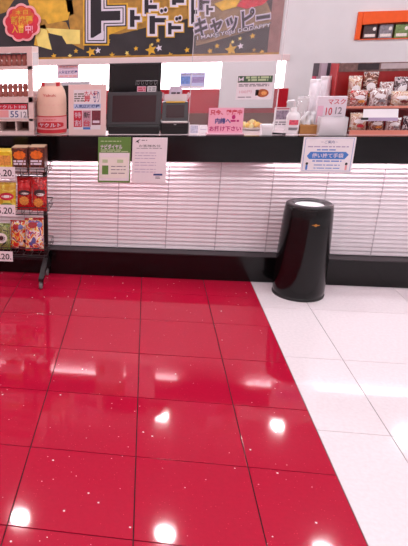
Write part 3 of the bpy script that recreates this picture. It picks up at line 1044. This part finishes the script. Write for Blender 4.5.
part(link('top_strip', box(-tw*.34, tw*.34, .052, .062, th_*.985, th_*1.03), mat('yellow_strip', (226, 184, 60), .4), tm), 'yellow strip along the top')
link('slot', box(-tw*.38, tw*.38, -.002, .004, th_*.2, th_*.24), mat('slot_black', (8, 7, 8), .6), tm)
link('indicator', box(-.006, .01, -.003, .002, th_*.3, th_*.325), M_CHROME, tm)
# clear card holder on top of it
a = at(165, 86, TY+.1); b = at(186, 103, TY+.1)
ah = a.z-(TOP+th_)
aw = b.x-a.x
ch_ = empty('leaflet_holder', 'small clear holder with grey cards standing on the payment terminal', 'holder', ((a.x+b.x)/2, TY+.095, TOP+th_))
link('holder_back', box(-aw*.3, aw*.3, .012, .015, 0, ah, .001), M_CLEAREDGE, ch_)
link('holder_front', extrude_x([(-.02, 0), (-.018, .0), (-.018, ah*.5), (-.02, ah*.5)], -aw*.5, aw*.5), M_CLEAREDGE, ch_)
for sx in (-1, 1):
    link('holder_wing', box(-.012, .012, -.002, .001, 0, ah*.62), M_CLEARBAG, ch_, loc=(sx*aw*.42, 0, 0), rot=(0, sx*.5, 0))
ccd = link('card', box(-aw*.26, aw*.26, .004, .008, .004, ah*.95), mat('card_lilac', (208, 196, 214), .5, noise=.1), ch_)
lines(ccd, -aw*.2, aw*.2, [ah*.2, ah*.35, ah*.5], .01, M_INK, 1, .004, seed=60)

# ------------------------------------------------------------------ clear screen standing on the counter
AY_ = 3.955
ax0, ax1 = at(190, 120, AY_).x, at(279, 110, AY_).x
ac = empty('clear_screen', 'tall clear acrylic screen standing on the counter behind the pink sign', 'screen', ((ax0+ax1)/2, AY_+.1, TOP))
aw = (ax1-ax0)/2
AH = 1.93-TOP
link('sheet', box(-aw, aw, -.0015, .0015, 0, AH), M_CLEAR, ac)
for sx in (-1, 1):
    link('polished_edge', box(min(sx*aw, sx*(aw+.004)), max(sx*aw, sx*(aw+.006)), -.0035, .0035, 0, AH), M_CLEAREDGE, ac)
    link('foot', extrude_x([(-.04, 0), (.06, 0), (.06, .006), (.008, .07), (-.008, .07), (-.04, .006)], sx*aw*.985-.0025, sx*aw*.985+.0025), M_CLEAREDGE, ac)
# notice on it
o, w, h = sheet('screen_notice', 'green headed notice with a small food photo taped to the clear screen', 'notice', (236.5, 75, 272.5, 99.5), AY_+.095, M_PAPER)
block(o, -w*.48, w*.48, h*.7, h*.97, M_DKGREEN, 1, name='header')
lines(o, -w*.26, w*.42, [h*.86], .013, M_LTGREEN, 2, seed=71)
lines(o, -w*.2, w*.36, [h*.76], .012, M_LTGREEN, 2, seed=72)
poly(o, [(-w*.46, h*.74), (-w*.46, h*.94), (-w*.4, h*.84), (-w*.32, h*.95), (-w*.32, h*.76), (-w*.38, h*.8)], M_BANWHITE, 2, name='emblem')
lines(o, -w*.44, w*.4, [h*.6, h*.54], .006, M_INKGREY, 1, seed=73)
letter(o, '100円', -w*.24, h*.32, w*.34, h*.13, mat('ink_pinkgrey', (214, 160, 170), .6), 1)
lines(o, -w*.44, -w*.04, [h*.08], .006, M_INKGREY, 1, seed=74)
poly(o, [(w*.24+w*.17*math.cos(t*.4), h*.26+h*.17*math.sin(t*.4)) for t in range(16)], mat('food_brown', (178, 92, 48), .5, noise=.4, scale=70), 1, name='food_photo')
poly(o, [(w*.28+w*.08*math.cos(t*.4), h*.26+h*.09*math.sin(t*.4)) for t in range(16)], mat('food_orange', (230, 160, 90), .5, noise=.3, scale=90), 2, name='food_photo')
block(o, w*.04, w*.13, h*.16, h*.4, M_INK, 1, name='cup_shape')

# ------------------------------------------------------------------ pink sign on its tray
SGY = 3.955
o, w, h = sheet('pink_sign', 'pink slanted acrylic sign with red and blue writing in front of the clear screen', 'sign', (208.5, 108, 243.5, 131), SGY+.005, M_PAPERPINK, .004, -.1, zbase=TOP+.014)
letter(o, '只今、離席中', -.0, h*.82, w*.9, h*.2, M_INKRED, 1, .035)
letter(o, '内線へ', -w*.08, h*.48, w*.44, h*.22, M_INKBLUE, 1, .035)
lines(o, w*.14, w*.38, [h*.44], .012, M_INKMAG, 1, seed=81)
poly(o, [(w*.22+.012*math.cos(t*.7), h*.63+.014*math.sin(t*.7)) for t in range(9)], M_INKMAG, 1, name='printed_dot')
letter(o, 'お掛け下さい', 0, h*.17, w*.9, h*.19, M_INKMAG, 1, .035)
bs = link('sign_base', box(-w*.54, w*.54, -.03, .04, -.013, .0, .004), mat('tray_pink', (226, 176, 192), .35), o, rot=(.1, 0, 0))

# yellow basket behind, white box, leaflets
a, b = at(241, 117, 4.3), at(259, 125, 4.3)
yb = empty('candy_dish', 'pale dish of yellow wrapped sweets right of the pink sign', 'dish', ((a.x+b.x)/2, 4.25, TOP))
link('dish', lathe([(0, 0), (.06, 0), (.085, .014), (.09, .02), (.082, .02), (.055, .008), (0, .006)], 28, False), mat('dish_pale', (226, 214, 200), .3), yb)
rnd = random.Random(8)
sm = lathe([(0, -.012), (.006, -.014), (.016, -.008), (.017, .006), (.008, .013), (0, .014)], 10, False)
cols_y = [mat('sweet_yellow', (238, 190, 60), .3), mat('sweet_gold', (220, 150, 40), .3), mat('sweet_pale', (244, 226, 150), .3)]
sms = [sm.copy() for _ in cols_y]
for q, mm in zip(sms, cols_y): q.materials.append(mm)
for k in range(26):
    rr = .07*math.sqrt(rnd.random()); a_ = rnd.uniform(0, 6.28)
    s_ = link('wrapped_sweet', sms[k % 3], None, loc=(yb.location.x+rr*math.cos(a_), yb.location.y+rr*math.sin(a_), TOP+.022+(.008 if k < 12 else .034*(1-rr/.075))), rot=(rnd.uniform(0, 3), rnd.uniform(0, 3), rnd.uniform(0, 3)))
    tag(s_, 'tiny yellow wrapped sweet heaped in the pale dish', 'sweet', 'yellow sweets heaped in the dish')
a, b = at(262.5, 124.5, 3.95), at(272, 135, 3.95)
wb = empty('white_box', 'small plain white box on the counter right of the pink sign', 'box', ((a.x+b.x)/2, 3.945, TOP), (0, 0, .1))
w_, h_ = (b.x-a.x)/2, a.z-TOP
link('carton', box(-w_, w_, 0, .05, 0, h_*.9, .002), M_WHITEPL, wb)
link('lid', box(-w_-.002, w_+.002, -.002, .052, h_*.72, h_, .002), M_TISSUE, wb)
pn = empty('pen', 'black pen lying on the counter beside the small white box', 'pen', (at(274, 135, 3.98).x+.02, 3.985, TOP+.006), (0, 0, -.5))
link('barrel', tube([(-.045, 0, 0), (.045, 0, 0)], .0055, 10), M_BLACKM, pn)
link('cap', tube([(.03, 0, 0), (.052, 0, 0)], .006, 10), M_GREYBEZEL, pn)
o, w, h = sheet('leaflet', 'white leaflet printed in grey blue standing right of the payment terminal', 'leaflet', (189.5, 125, 199, 135), 3.985, M_PAPER, .002, -.35, zbase=TOP+.001)
block(o, -w*.4, w*.4, h*.1, h*.9, mat('leaf_print', (190, 186, 205), .6, noise=.35, scale=90), 1, name='photo_block')
o, w, h = sheet('paper_sheet', 'blank white sheet propped beside the grey blue leaflet', 'paper', (199.5, 125.5, 207.5, 135), 4.03, M_TISSUE, .002, -.6, zbase=TOP+.001)
block(o, -w*.4, w*.4, h*.45, h*.5, M_LILAC, 1, name='printed_rule')
o, w, h = sheet('price_card', 'grey and pink card standing behind the sanitiser bottle', 'card', (274.5, 107.5, 290, 122), 4.25, M_PAPER, .004, -.1, zbase=TOP+.001)
block(o, -w*.45, w*.45, h*.9, h*.97, mat('rose_rule', (190, 110, 120), .5), 1, name='rule')
block(o, -w*.4, w*.42, h*.45, h*.86, mat('card_print', (150, 132, 150), .6, noise=.5, scale=60), 1, name='photo_block')
lines(o, -w*.4, w*.4, [h*.2, h*.3], .008, M_INKGREY, 1, seed=91)

# ------------------------------------------------------------------ sanitiser bottle, tissue box, clear crate
SY = 4.0
a, b = at(288.5, 113, SY), at(299.5, 134, SY)
sr = (b.x-a.x)/2; shh = at(294, 112, SY).z-TOP
sb = empty('sanitiser_bottle', 'white pump bottle with pink label on the counter', 'pump bottle', ((a.x+b.x)/2, SY+.04, TOP))
autosmooth(link('bottle_body', lathe([(0, 0), (sr*.95, 0), (sr, .006), (sr, shh*.8), (sr*.8, shh*.93), (sr*.4, shh), (0, shh)], 28, False), M_WHITEPL, sb), 50)
link('label_band', bandmesh(sr+.001, shh*.12, shh*.72, -2.7, -.4, 24), M_PAPER, sb)
link('label_band', bandmesh(sr+.0018, shh*.42, shh*.64, -2.3, -.9, 24), mat('label_rose', (226, 90, 110), .5, noise=.3, scale=90), sb)
link('label_band', bandmesh(sr+.0018, shh*.18, shh*.3, -2.3, -.9, 24), M_INKGREY, sb)
link('pump_collar', lathe([(sr*.42, shh), (sr*.42, shh+.022), (sr*.3, shh+.025), (0, shh+.025)], 20, False), M_WHITEPL, sb)
ph_ = at(296, 101, SY).z-TOP
link('pump_head', tube([(0, 0, shh+.02), (0, 0, ph_-.01), (-.008, -.004, ph_), (-.045, -.012, ph_-.002), (-.05, -.013, ph_-.014)], .0065, 10), M_WHITEPL, sb)
a, b = at(301, 125.5, SY), at(318, 134.5, SY)
kb = empty('tissue_box', 'brown kraft box with white tissues rising from it beside the pump bottle', 'tissue box', ((a.x+b.x)/2, SY+.01, TOP))
w_, h_ = (b.x-a.x)/2, a.z-TOP
link('carton', box(-w_, w_, 0, .11, 0, h_, .003), M_KRAFT, kb)
bm = bmesh.new()
ht = at(309, 112, SY).z-TOP
n = 10
rows = []
for j in range(6):
    t = j/5
    rows.append([bm.verts.new((-w_*(.85-.25*t)+(w_*2*(.85-.25*t))*i/n+.006*math.sin(j*2+i), .05+.022*math.sin(i*1.9+j*.8)*(1-.3*t), h_*.95+(ht-h_)*t+(.01*math.sin(i*2.3) if j == 5 else 0))) for i in range(n+1)])
for A, B in zip(rows, rows[1:]):
    for i in range(n): bm.faces.new((A[i], A[i+1], B[i+1], B[i]))
link('tissue', tomesh(bm, True), M_TISSUE, kb)
a, b = at(321, 117.5, 3.95), at(346, 135, 3.95)
w_, h_ = (b.x-a.x)/2, a.z-TOP
cr = empty('clear_bin', 'frosted clear plastic box standing below the mask card', 'plastic box', ((a.x+b.x)/2, 3.945, TOP))
for q in ((-w_, w_, 0, .003, 0, h_), (-w_, w_, .08, .083, 0, h_), (-w_, -w_+.003, .003, .08, 0, h_), (w_-.003, w_, .003, .08, 0, h_), (-w_+.003, w_-.003, .003, .08, 0, .003)):
    link('panel', box(*q), M_FROST, cr)
link('wrapper', bag_mesh(w_*1.7, h_*.8, .05, 70), mat('white_wrap', (236, 228, 234), .4, noise=.06, scale=40), cr, loc=(0, .042, .005))
# mask box with card
a, b = at(318.5, 96.5, 4.05), at(345, 117, 4.05)
w_, h_ = (b.x-a.x)/2, a.z-TOP
mk = empty('mask_box', 'white box of masks with red katakana and price behind the clear box', 'mask box', ((a.x+b.x)/2, 4.05, TOP))
link('carton', box(-w_, w_, 0, .035, 0, h_, .003), mat('mask_white', (232, 220, 228), .5, noise=.03), mk)
letter(mk, 'マスク', w_*.3, h_*.86, w_*1.15, h_*.14, M_INKRED, 1, .015)
letter(mk, '10', -w_*.15, h_*.6, w_*.42, h_*.2, M_INKRED, 1, .015)
letter(mk, '12', w_*.5, h_*.62, w_*.42, h_*.18, M_INKGREY, 1, .02)
letter(mk, '枚', -w_*.1, h_*.36, w_*.34, h_*.14, mat('ink_violet', (190, 120, 190), .6), 1)
block(mk, w_*.3, w_*.8, h_*.34, h_*.46, M_INKGREY, 1, name='printed_bar')
block(mk, -w_*.95, -w_*.55, h_*.3, h_*.75, mat('mask_pink', (238, 190, 210), .6), 1, name='printed_panel')
# clear bags of masks around it
clutter = 'white mask packets stacked by the mask box'
for k, (u0, u1, v0, Yb, d, lb) in enumerate(((299, 311, 96, 4.155, .05, 'crumpled clear packet left of the mask box'), (311.5, 323, 79, 4.19, .06, 'white packet standing behind the mask box on its left'), (322, 333.5, 76, 4.26, .06, 'white packet standing behind the mask box on its right'))):
    a = at(u0, v0, Yb); b = at(u1, v0, Yb)
    e = empty('mask_packet', lb, 'packet', ((a.x+b.x)/2, Yb, TOP), (-.08, 0, 0), clutter)
    link('pouch', bag_mesh(b.x-a.x, a.z-TOP, d, 80+k), M_CLEARBAG if k == 0 else mat('packet_white', (244, 238, 244), .3, noise=.06, scale=30), e)
    link('seal', box((a.x-b.x)*.46, (b.x-a.x)*.46, -.004, -.002, (a.z-TOP)*.93, (a.z-TOP)*.98), M_TISSUE, e)

# poster behind the masks
o, w, h = sheet('photo_poster', 'grey and pink photo poster standing behind the mask packets', 'poster', (311.5, 63, 338, 100), 4.40, mat('poster_grey', (176, 160, 170), .4), .006, 0, zbase=TOP+.001)
block(o, -w*.5, -w*.28, h*.8, h, mat('poster_dark', (92, 84, 92), .4, noise=.15), 1, name='photo_block')
block(o, -w*.2, w*.06, h*.72, h, mat('poster_lilac', (196, 180, 194), .4), 1, name='photo_block')
block(o, w*.02, w*.14, h*.45, h, mat('poster_char', (74, 66, 76), .4, noise=.2), 2, name='photo_block')
block(o, -w*.5, -w*.34, h*.6, h*.8, mat('poster_rose', (206, 80, 110), .4, noise=.2), 1, name='photo_block')
block(o, w*.18, w*.5, h*.8, h, mat('poster_mid', (138, 128, 140), .4), 1, name='photo_block')
poly(o, [(-w*.25+w*.22*math.cos(t*.4), h*.55+h*.1*math.sin(t*.4)) for t in range(16)], mat('poster_pink', (236, 206, 220), .4), 2, name='photo_shape')

# ------------------------------------------------------------------ red two-tier goods stand
GX0 = at(337, 107, 4.1).x
GX1 = GX0+.72
gs = empty('goods_stand', 'red two tier stand of bagged goods at the right end of the counter', 'display stand', ((GX0+GX1)/2, 4.0, TOP))
gw = (GX1-GX0)/2
zsh = at(370, 107, 4.1).z-TOP+.01
zt_ = at(345, 63, 4.34).z-TOP
M_RSTAND = mat('stand_red', (178, 34, 34), .35, noise=.06)
M_RDARK = mat('stand_maroon', (110, 30, 32), .45, noise=.08)
M_PINKEDGE = mat('stand_edge', (236, 150, 130), .35)
link('base_tray', box(-gw+.06, gw, -.02, .34, 0, .012, .003), M_RDARK, gs)
part(link('tray_lip', extrude_x([(-.022, 0), (-.01, 0), (-.018, .028), (-.03, .028)], -gw+.06, gw), M_PINKEDGE, gs), 'pale pink front lip')
link('shelf', box(-gw, gw, .1, .34, zsh-.03, zsh-.012, .002), M_RDARK, gs)
part(link('shelf_lip', box(-gw, gw, .094, .1, zsh-.018, zsh-.004, .001), M_PINKEDGE, gs), 'pale pink shelf lip')
link('back_panel', box(-gw, gw, .34, .355, 0, zt_, .002), M_RSTAND, gs)
link('side_panel', box(-gw, -gw+.008, .2, .34, 0, zt_, .002), M_RSTAND, gs)
link('side_panel', box(gw-.01, gw, .1, .34, 0, zt_, .002), M_RSTAND, gs)
hdz = at(380, 62, 4.37).z-TOP
hd_ = link('header_card', box(-gw+.02, gw-.02, .33, .336, zt_-.055, zt_+.0), mat('header_brown', (128, 98, 92), .5, noise=.35, scale=40), gs)
block(hd_, -gw+.3, gw, zt_-.04, zt_-.006, mat('header_grey', (200, 186, 188), .5, noise=.1, scale=20), 1, .33, name='header_print')
block(hd_, -gw+.16, -gw+.29, zt_-.045, zt_-.004, mat('header_black', (52, 40, 44), .5, noise=.3, scale=50), 1, .33, name='header_print')
a, b = at(365, 109, 3.96), at(398, 121, 3.96)
pl = link('price_plate', box(-(b.x-a.x)/2, (b.x-a.x)/2, 0, .003, 0, a.z-b.z), M_TISSUE, gs, loc=((a.x+b.x)/2-gs.location.x, -.035, b.z-TOP), rot=(-.25, 0, 0))
cl = link('clip', box(-.012, .03, -.006, 0, .0, .014, .002), M_INK, pl, loc=(-(b.x-a.x)/2, 0, .006))
block(pl, -(b.x-a.x)/2+.03, (b.x-a.x)/2, .0, .02, M_LILAC, 1, name='printed_strip')

good_pal = [
    ('wafers', [(214, 180, 150), (236, 222, 210), (186, 120, 90), (230, 200, 190)], 'cream and tan'),
    ('cocoa', [(110, 70, 60), (150, 96, 76), (214, 186, 176), (90, 52, 48)], 'brown'),
    ('rice', [(236, 226, 226), (214, 196, 196), (150, 110, 104), (244, 240, 240)], 'white'),
    ('berry', [(196, 60, 60), (226, 190, 180), (150, 60, 56), (236, 220, 216)], 'red and white'),
    ('nori', [(90, 72, 74), (196, 176, 180), (60, 48, 56), (236, 228, 232)], 'dark grey'),
]
place = [  # u0, u1, vtop, tier, Y offset, palette, place words
    (348, 362, 76, 1, .24, 0, 'left end, upper tier'),
    (363, 378, 72, 1, .25, 1, 'second from the left, upper tier'),
    (378.5, 393, 82, 1, .24, 2, 'middle, upper tier'),
    (393.5, 408, 77, 1, .25, 4, 'right half, upper tier'),
    (409, 424, 75, 1, .24, 3, 'right end, upper tier'),
    (349, 367, 90, 1, .15, 3, 'low front left, upper tier'),
    (368.5, 388, 88, 1, .15, 2, 'low front middle, upper tier'),
    (389.5, 411, 91, 1, .15, 0, 'low front right, upper tier'),
    (349, 366, 113, 0, .04, 0, 'left end, lower tier'),
    (367, 383, 117, 0, .04, 1, 'middle, lower tier'),
    (384, 400, 118, 0, .04, 2, 'right half, lower tier'),
    (401.5, 420, 116, 0, .04, 4, 'right end, lower tier'),
]
for k, (u0, u1, vt, tier, yo, pi, words) in enumerate(place):
    Yg = 4.0+yo
    zb = TOP+(zsh-.011 if tier else .013)
    nm, cl_, word = good_pal[pi]
    m_ = pack_mat('goods_'+nm, cl_, 27, .18, 11+pi)
    e = snack_bag('goods_bag', word+' bag on the red stand, '+words, (u0, u1, vt), Yg, zb, .05, m_, M_CLEARBAG, 100+k, 'bagged goods on the red stand', tilt=-.1, rz=random.Random(k).uniform(-.08, .08),
                  patch=[(.0, .55, .6, .25, mat('goods_label_white', (244, 238, 240), .3), 'oval'), (.1, .3, .4, .16, [M_INKRED, m_cut, M_INKGREY, M_RDARK][k % 4], 'burst')])

# ------------------------------------------------------------------ orange framed niche in the partition
nw = NX1-NX0
nh = NZ1-NZ0
bm = bmesh.new()
add_box(bm, 0, nw, .09, .1, 0, nh)
add_box(bm, 0, nw, -.012, .09, 0, .006)
add_box(bm, 0, nw, -.012, .09, nh-.008, nh)
for xx in (0, nw-.035):
    add_box(bm, xx, xx+.035, -.016, .09, .006, nh-.008)
part(link('niche_lining', tomesh(bm), M_ORANGE, wall_back, loc=(NX0, WALLY, NZ0)), 'bright orange lining of the niche')
hp = [(.036, nh), (nw-.036, nh), (nw-.036, nh*.54)]
hp += [(nw-.036-(nw-.072)*t/16, nh*(.54+.06*math.sin(math.pi*t/16))) for t in range(1, 16)] + [(.036, nh*.54)]
part(link('niche_header', prism(hp, -.02, -.012), M_ORANGE, wall_back, loc=(NX0, WALLY, NZ0)), 'bright orange header board over the niche')
nb = [('dark brown', (78, 60, 62)), ('grey', (140, 132, 140)), ('green', (118, 140, 84)), ('tan', (150, 120, 100)), ('maroon', (120, 60, 66)), ('olive', (120, 116, 84))]
for k in range(6):
    w_ = .095
    bxx = NX0+.06+k*.112
    hh_ = nh*.5
    e = empty('boxed_item', '%s packet with pale badge standing in the orange niche' % nb[k][0], 'packet', (bxx+w_/2, WALLY+.0, NZ0+.0065), group='packets in the orange niche')
    link('carton', box(-w_/2, w_/2, 0, .05, 0, hh_, .003), mat('niche_'+nb[k][0].replace(' ', '_'), nb[k][1], .4, noise=.4, scale=45), e)
    block(e, -w_*.4, w_*.4, hh_*.12, hh_*.34, m_cut2, 1, name='price_label')
    poly(e, [(w_*.3+.013*math.cos(t*.7), hh_*.7+.014*math.sin(t*.7)) for t in range(9)], m_cut2, 1, name='badge')

# ------------------------------------------------------------------ banner
BNY = WALLY-.012
bx1 = at(281.5, 30, BNY).x
bx0 = -1.75
bz0 = at(140, 57.5, BNY).z
bz1 = PT-.006
bw, bhh = bx1-bx0, bz1-bz0
bn_ = link('banner', box(bx0, bx1, 0, .006, bz0, bz1), M_BANNER, loc=(0, BNY, 0))
tag(bn_, 'dark printed banner with gold stars and huge katakana on the partition', 'banner')


def B(u, v):
    p = at(u, v, BNY)
    return p.x, p.z


CL = [((0, 0, bz1), (0, 0, 1)), ((bx1, 0, 0), (1, 0, 0)), ((bx0, 0, 0), (-1, 0, 0)), ((0, 0, bz0), (0, 0, -1))]


def bl_text(s, u0, v0, u1, v1, layers, L0, rot=0, shear=0, name='lettering'):
    (xa, za), (xb, zb) = B(u0, v1), B(u1, v0)
    w, h = xb-xa, zb-za
    for i, (m_, fat) in enumerate(layers):
        letter(bn_, s, (xa+xb)/2, (za+zb)/2, w, h, m_, L0+i, fat, rot=rot, shear=shear, clip=CL, name=name)


def clip_poly(pts):
    return [(min(max(x, bx0), bx1), min(max(z, bz0), bz1)) for x, z in pts]


def bpoly(px, m_, L, name='shape'):
    poly(bn_, clip_poly([B(u, v) for u, v in px]), m_, L, name=name)


# gold ground shapes
bpoly([(28, 0), (72, 0), (74, 14), (52, 22), (46, 48), (34, 45), (38, 20), (30, 8)], M_GOLD, 1, 'gold_shape')
bpoly([(34, 28), (45, 24), (52, 50), (38, 46)], M_PALEGOLD, 2, 'gold_shape')
bpoly([(41, 19), (66, 22), (74, 40), (60, 44), (50, 30), (40, 28)], M_BROWNGOLD, 2, 'gold_shape')
bpoly([(46, 28), (80, 30), (80, 44), (58, 44)], M_PALEGOLD, 3, 'gold_shape')
bpoly([(48, 33), (62, 36), (70, 50), (52, 50)], M_BANNER, 4, 'dark_shape')
bpoly([(42, 14), (70, 12), (68, 20), (48, 24)], M_GOLD, 4, 'gold_shape')
bpoly([(66, 0), (86, 0), (84, 50), (72, 44)], M_BROWNGOLD, 1, 'gold_shape')
bpoly([(98, 0), (190, 0), (176, 20), (120, 34), (104, 34)], M_BROWNGOLD, 1, 'gold_shape')
bpoly([(104, 24), (150, 12), (148, 20), (106, 36)], M_GOLD, 2, 'gold_shape')
bpoly([(0, 0), (14, 0), (6, 12), (0, 14)], M_BROWNGOLD, 1, 'gold_shape')
bpoly([(150, 14), (186, 2), (190, 18), (160, 26)], M_BROWNGOLD, 2, 'gold_shape')
bpoly([(196, 0), (266, 0), (276, 24), (196, 46)], mat('banner_mid', (150, 120, 90), .45, noise=.4, scale=9), 1, 'gold_shape')
OUT = [(M_GOLD, .085), (M_BANWHITE, .055), (M_BANINK, .01)]
OUT2 = [(M_BANWHITE, .085), (M_LILAC, .05), (M_BANINK, .012)]


def block_to(stem, arm, dots, layers, L0, lean=0):
    """block katakana: upright stem, side arm and voicing dots, in px; each layer grown by its margin"""
    for i, (m_, g) in enumerate(layers):
        sx0, sx1, sy0, sy1 = stem; ax1_, ay0, ay1 = arm
        pts = [(sx0-g, sy0-g), (sx1+g, sy0-g), (sx1+g, ay0-g), (ax1_+g, ay0-g+lean), (ax1_+g, ay1+g+lean), (sx1+g, ay1+g), (sx1+g, sy1+g), (sx0-g, sy1+g)]
        poly(bn_, clip_poly([B(u, v) for u, v in pts]), m_, L0+i, name='lettering')
        for du, dv, dr in dots:
            poly(bn_, clip_poly([B(du+(dr+g*.6)*math.cos(t*.6283)*.75, dv+(dr+g*.6)*math.sin(t*.6283)) for t in range(10)]), m_, L0+i+.5, name='lettering')


OUT = [(M_GOLD, 3.2), (M_BANWHITE, 2.2), (M_BANINK, 0)]
block_to((91, 101, -12, 37.5), (120, 11.5, 20.5), [], [(M_GOLD, 8), (M_BANINK, 6.4), (M_BANWHITE, 5.2), (M_BANINK, 3.6), (M_BANWHITE, 2.6), (M_BANINK, .3)], 5, -.5)
bpoly([(92, 38.5), (104, 31), (104, 38.5)], M_BANWHITE, 11, 'lettering')
block_to((130, 134.5, 10, 27), (140, 16, 20), [], OUT, 12)
block_to((144.5, 148.5, -2, 14), (157, 5, 9), [(151, 1.5, 1.6)], OUT, 15)
block_to((149.5, 155, 16, 34), (166, 18, 22.5), [(161.5, 11, 2), (165.5, 10, 2)], OUT, 18)
block_to((168, 171.5, 23, 34.5), (181, 26, 29.5), [(176.5, 19, 1.9), (180, 18, 1.9)], OUT, 22)
block_to((172, 176, -6, 5), (184, -2, 3), [], OUT, 15)
block_to((191, 194, -4, 24), (197, 10, 14), [], OUT, 16)
block_to((199, 202.5, -5, 10), (209, 1, 4), [], [(M_BANWHITE, 1.8), (M_LILAC, 1.2), (M_BANINK, 0)], 18)
block_to((206, 208.5, 5, 15), (213, 8, 10.5), [], [(M_BANWHITE, 1.6), (M_BANINK, 0)], 20)
OUT2 = [(M_BANWHITE, .1), (M_LILAC, .07), (M_BANINK, .03)]
bl_text('キャッピー', 194, 11.5, 270, 34, OUT2, 22, rot=.13)
bl_text('I MAKE YOU DODAPPY', 197, 28.5, 270, 34.5, [(M_BANINK, .09), (M_BANWHITE, .01)], 26, rot=.15)
bpoly([(214, 4), (224, 0), (240, 0), (236, 7), (222, 11)], mat('banner_yellow', (232, 180, 50), .45, noise=.2), 12, 'colour_shape')
bpoly([(236, 6), (242, 0), (268, 0), (262, 5), (246, 9)], mat('banner_redish', (210, 40, 60), .45, noise=.2), 12, 'colour_shape')


def star(u, v, r_px, m_, L=4, rot=0):
    cx_, cz_ = B(u, v)
    r = r_px*(B(u+1, v)[0]-B(u, v)[0])
    pts = []
    for k in range(10):
        rr = r if k % 2 == 0 else r*.45
        a = math.pi/2+rot+k*math.pi/5
        pts.append((cx_+rr*math.cos(a), cz_+rr*math.sin(a)))
    poly(bn_, clip_poly(pts), m_, L, name='star')


for u, v, r, m_, ro in ((76, 51, 2.6, M_GOLD, 0), (54, 56, 3, M_GOLD, .2), (70, 56, 2.5, M_PALEGOLD, 0), (91, 52, 5, M_GOLD, .3), (98, 50.5, 3.2, M_BANWHITE, .1), (108, 41, 2.8, M_GOLD, .2),
                        (112, 55, 3, M_GOLD, 0), (127, 53, 2.4, M_PALEGOLD, .5), (128, 56, 3, M_GOLD, 0), (136, 48.5, 2.6, M_GOLD, .1), (151, 50, 6, M_GOLD, .25), (159, 48, 3.6, M_BANWHITE, .3), (158, 40.5, 2.5, M_GOLD, 0),
                        (152, 44.5, 1.8, M_PALEGOLD, 0), (170, 55, 3, M_GOLD, .2), (187, 50, 3, M_GOLD, .2), (217, 46, 2.8, M_GOLD, .1), (210, 51, 3, M_GOLD, .3), (231, 49.5, 6.5, M_GOLD, .2), (240.5, 46, 3.4, M_BANWHITE, .2),
                        (240, 38.5, 2.3, M_PALEGOLD, 0), (232.5, 42, 2.1, M_PALEGOLD, .3), (252.5, 36, 3.2, M_GOLD, .15), (254, 50, 2.4, M_BROWNGOLD, 0), (262, 52, 2.8, M_GOLD, .2)):
    star(u, v, r, m_, 4, ro)
p0, p1 = B(0, 57.5)[1], B(0, 55)[1]
block(bn_, bx0, bx1, bz0, bz0+.018, M_BROWNGOLD, 5, name='gold_border')
block(bn_, bx1-.09, bx1-.0, bz0, bz1, mat('banner_rosy', (150, 104, 100), .45, noise=.3, scale=16), 3, name='rosy_border')

# cloud shaped card on the banner
cxw, czw = B(22.5, 23)
rpx = (B(23, 23)[0]-B(22, 23)[0])
cd_ = empty('cloud_card', 'red cloud shaped card with gold writing fixed on the left of the banner', 'card', (cxw, BNY-.022, czw))


def cloud(k):
    pts = []
    for i in range(90):
        a = 2*math.pi*i/90
        r = (16.2+1.9*abs(math.sin(4.5*a+.6)))*rpx*k
        pts.append((r*math.cos(a)*1.0, r*math.sin(a)*.92))
    return pts


link('backing', prism(cloud(1.06), 0, .006), M_PINKPRINT, cd_)
link('face', prism(cloud(.93), -.002, .0), mat('cloud_red', (206, 36, 60), .45, noise=.12, scale=14), cd_)
link('inner_disc', prism([(x*.72, z*.62+5*rpx) for x, z in cloud(.93)], -.003, -.002), mat('cloud_orange', (214, 90, 40), .45, noise=.2, scale=20), cd_)
letter(cd_, '新機種', 0, 2.4*rpx, 21*rpx, 7.5*rpx, M_GOLD, 6, .02)
letter(cd_, '入替', -4.2*rpx, -5.2*rpx, 12*rpx, 7.5*rpx, M_GOLD, 6, .02)
letter(cd_, '中!', 7*rpx, -5.6*rpx, 7*rpx, 8*rpx, M_PAPERPINK, 6, .02)
letter(cd_, '本日', 0, 9.5*rpx, 12*rpx, 4*rpx, M_GOLD, 6, .01)
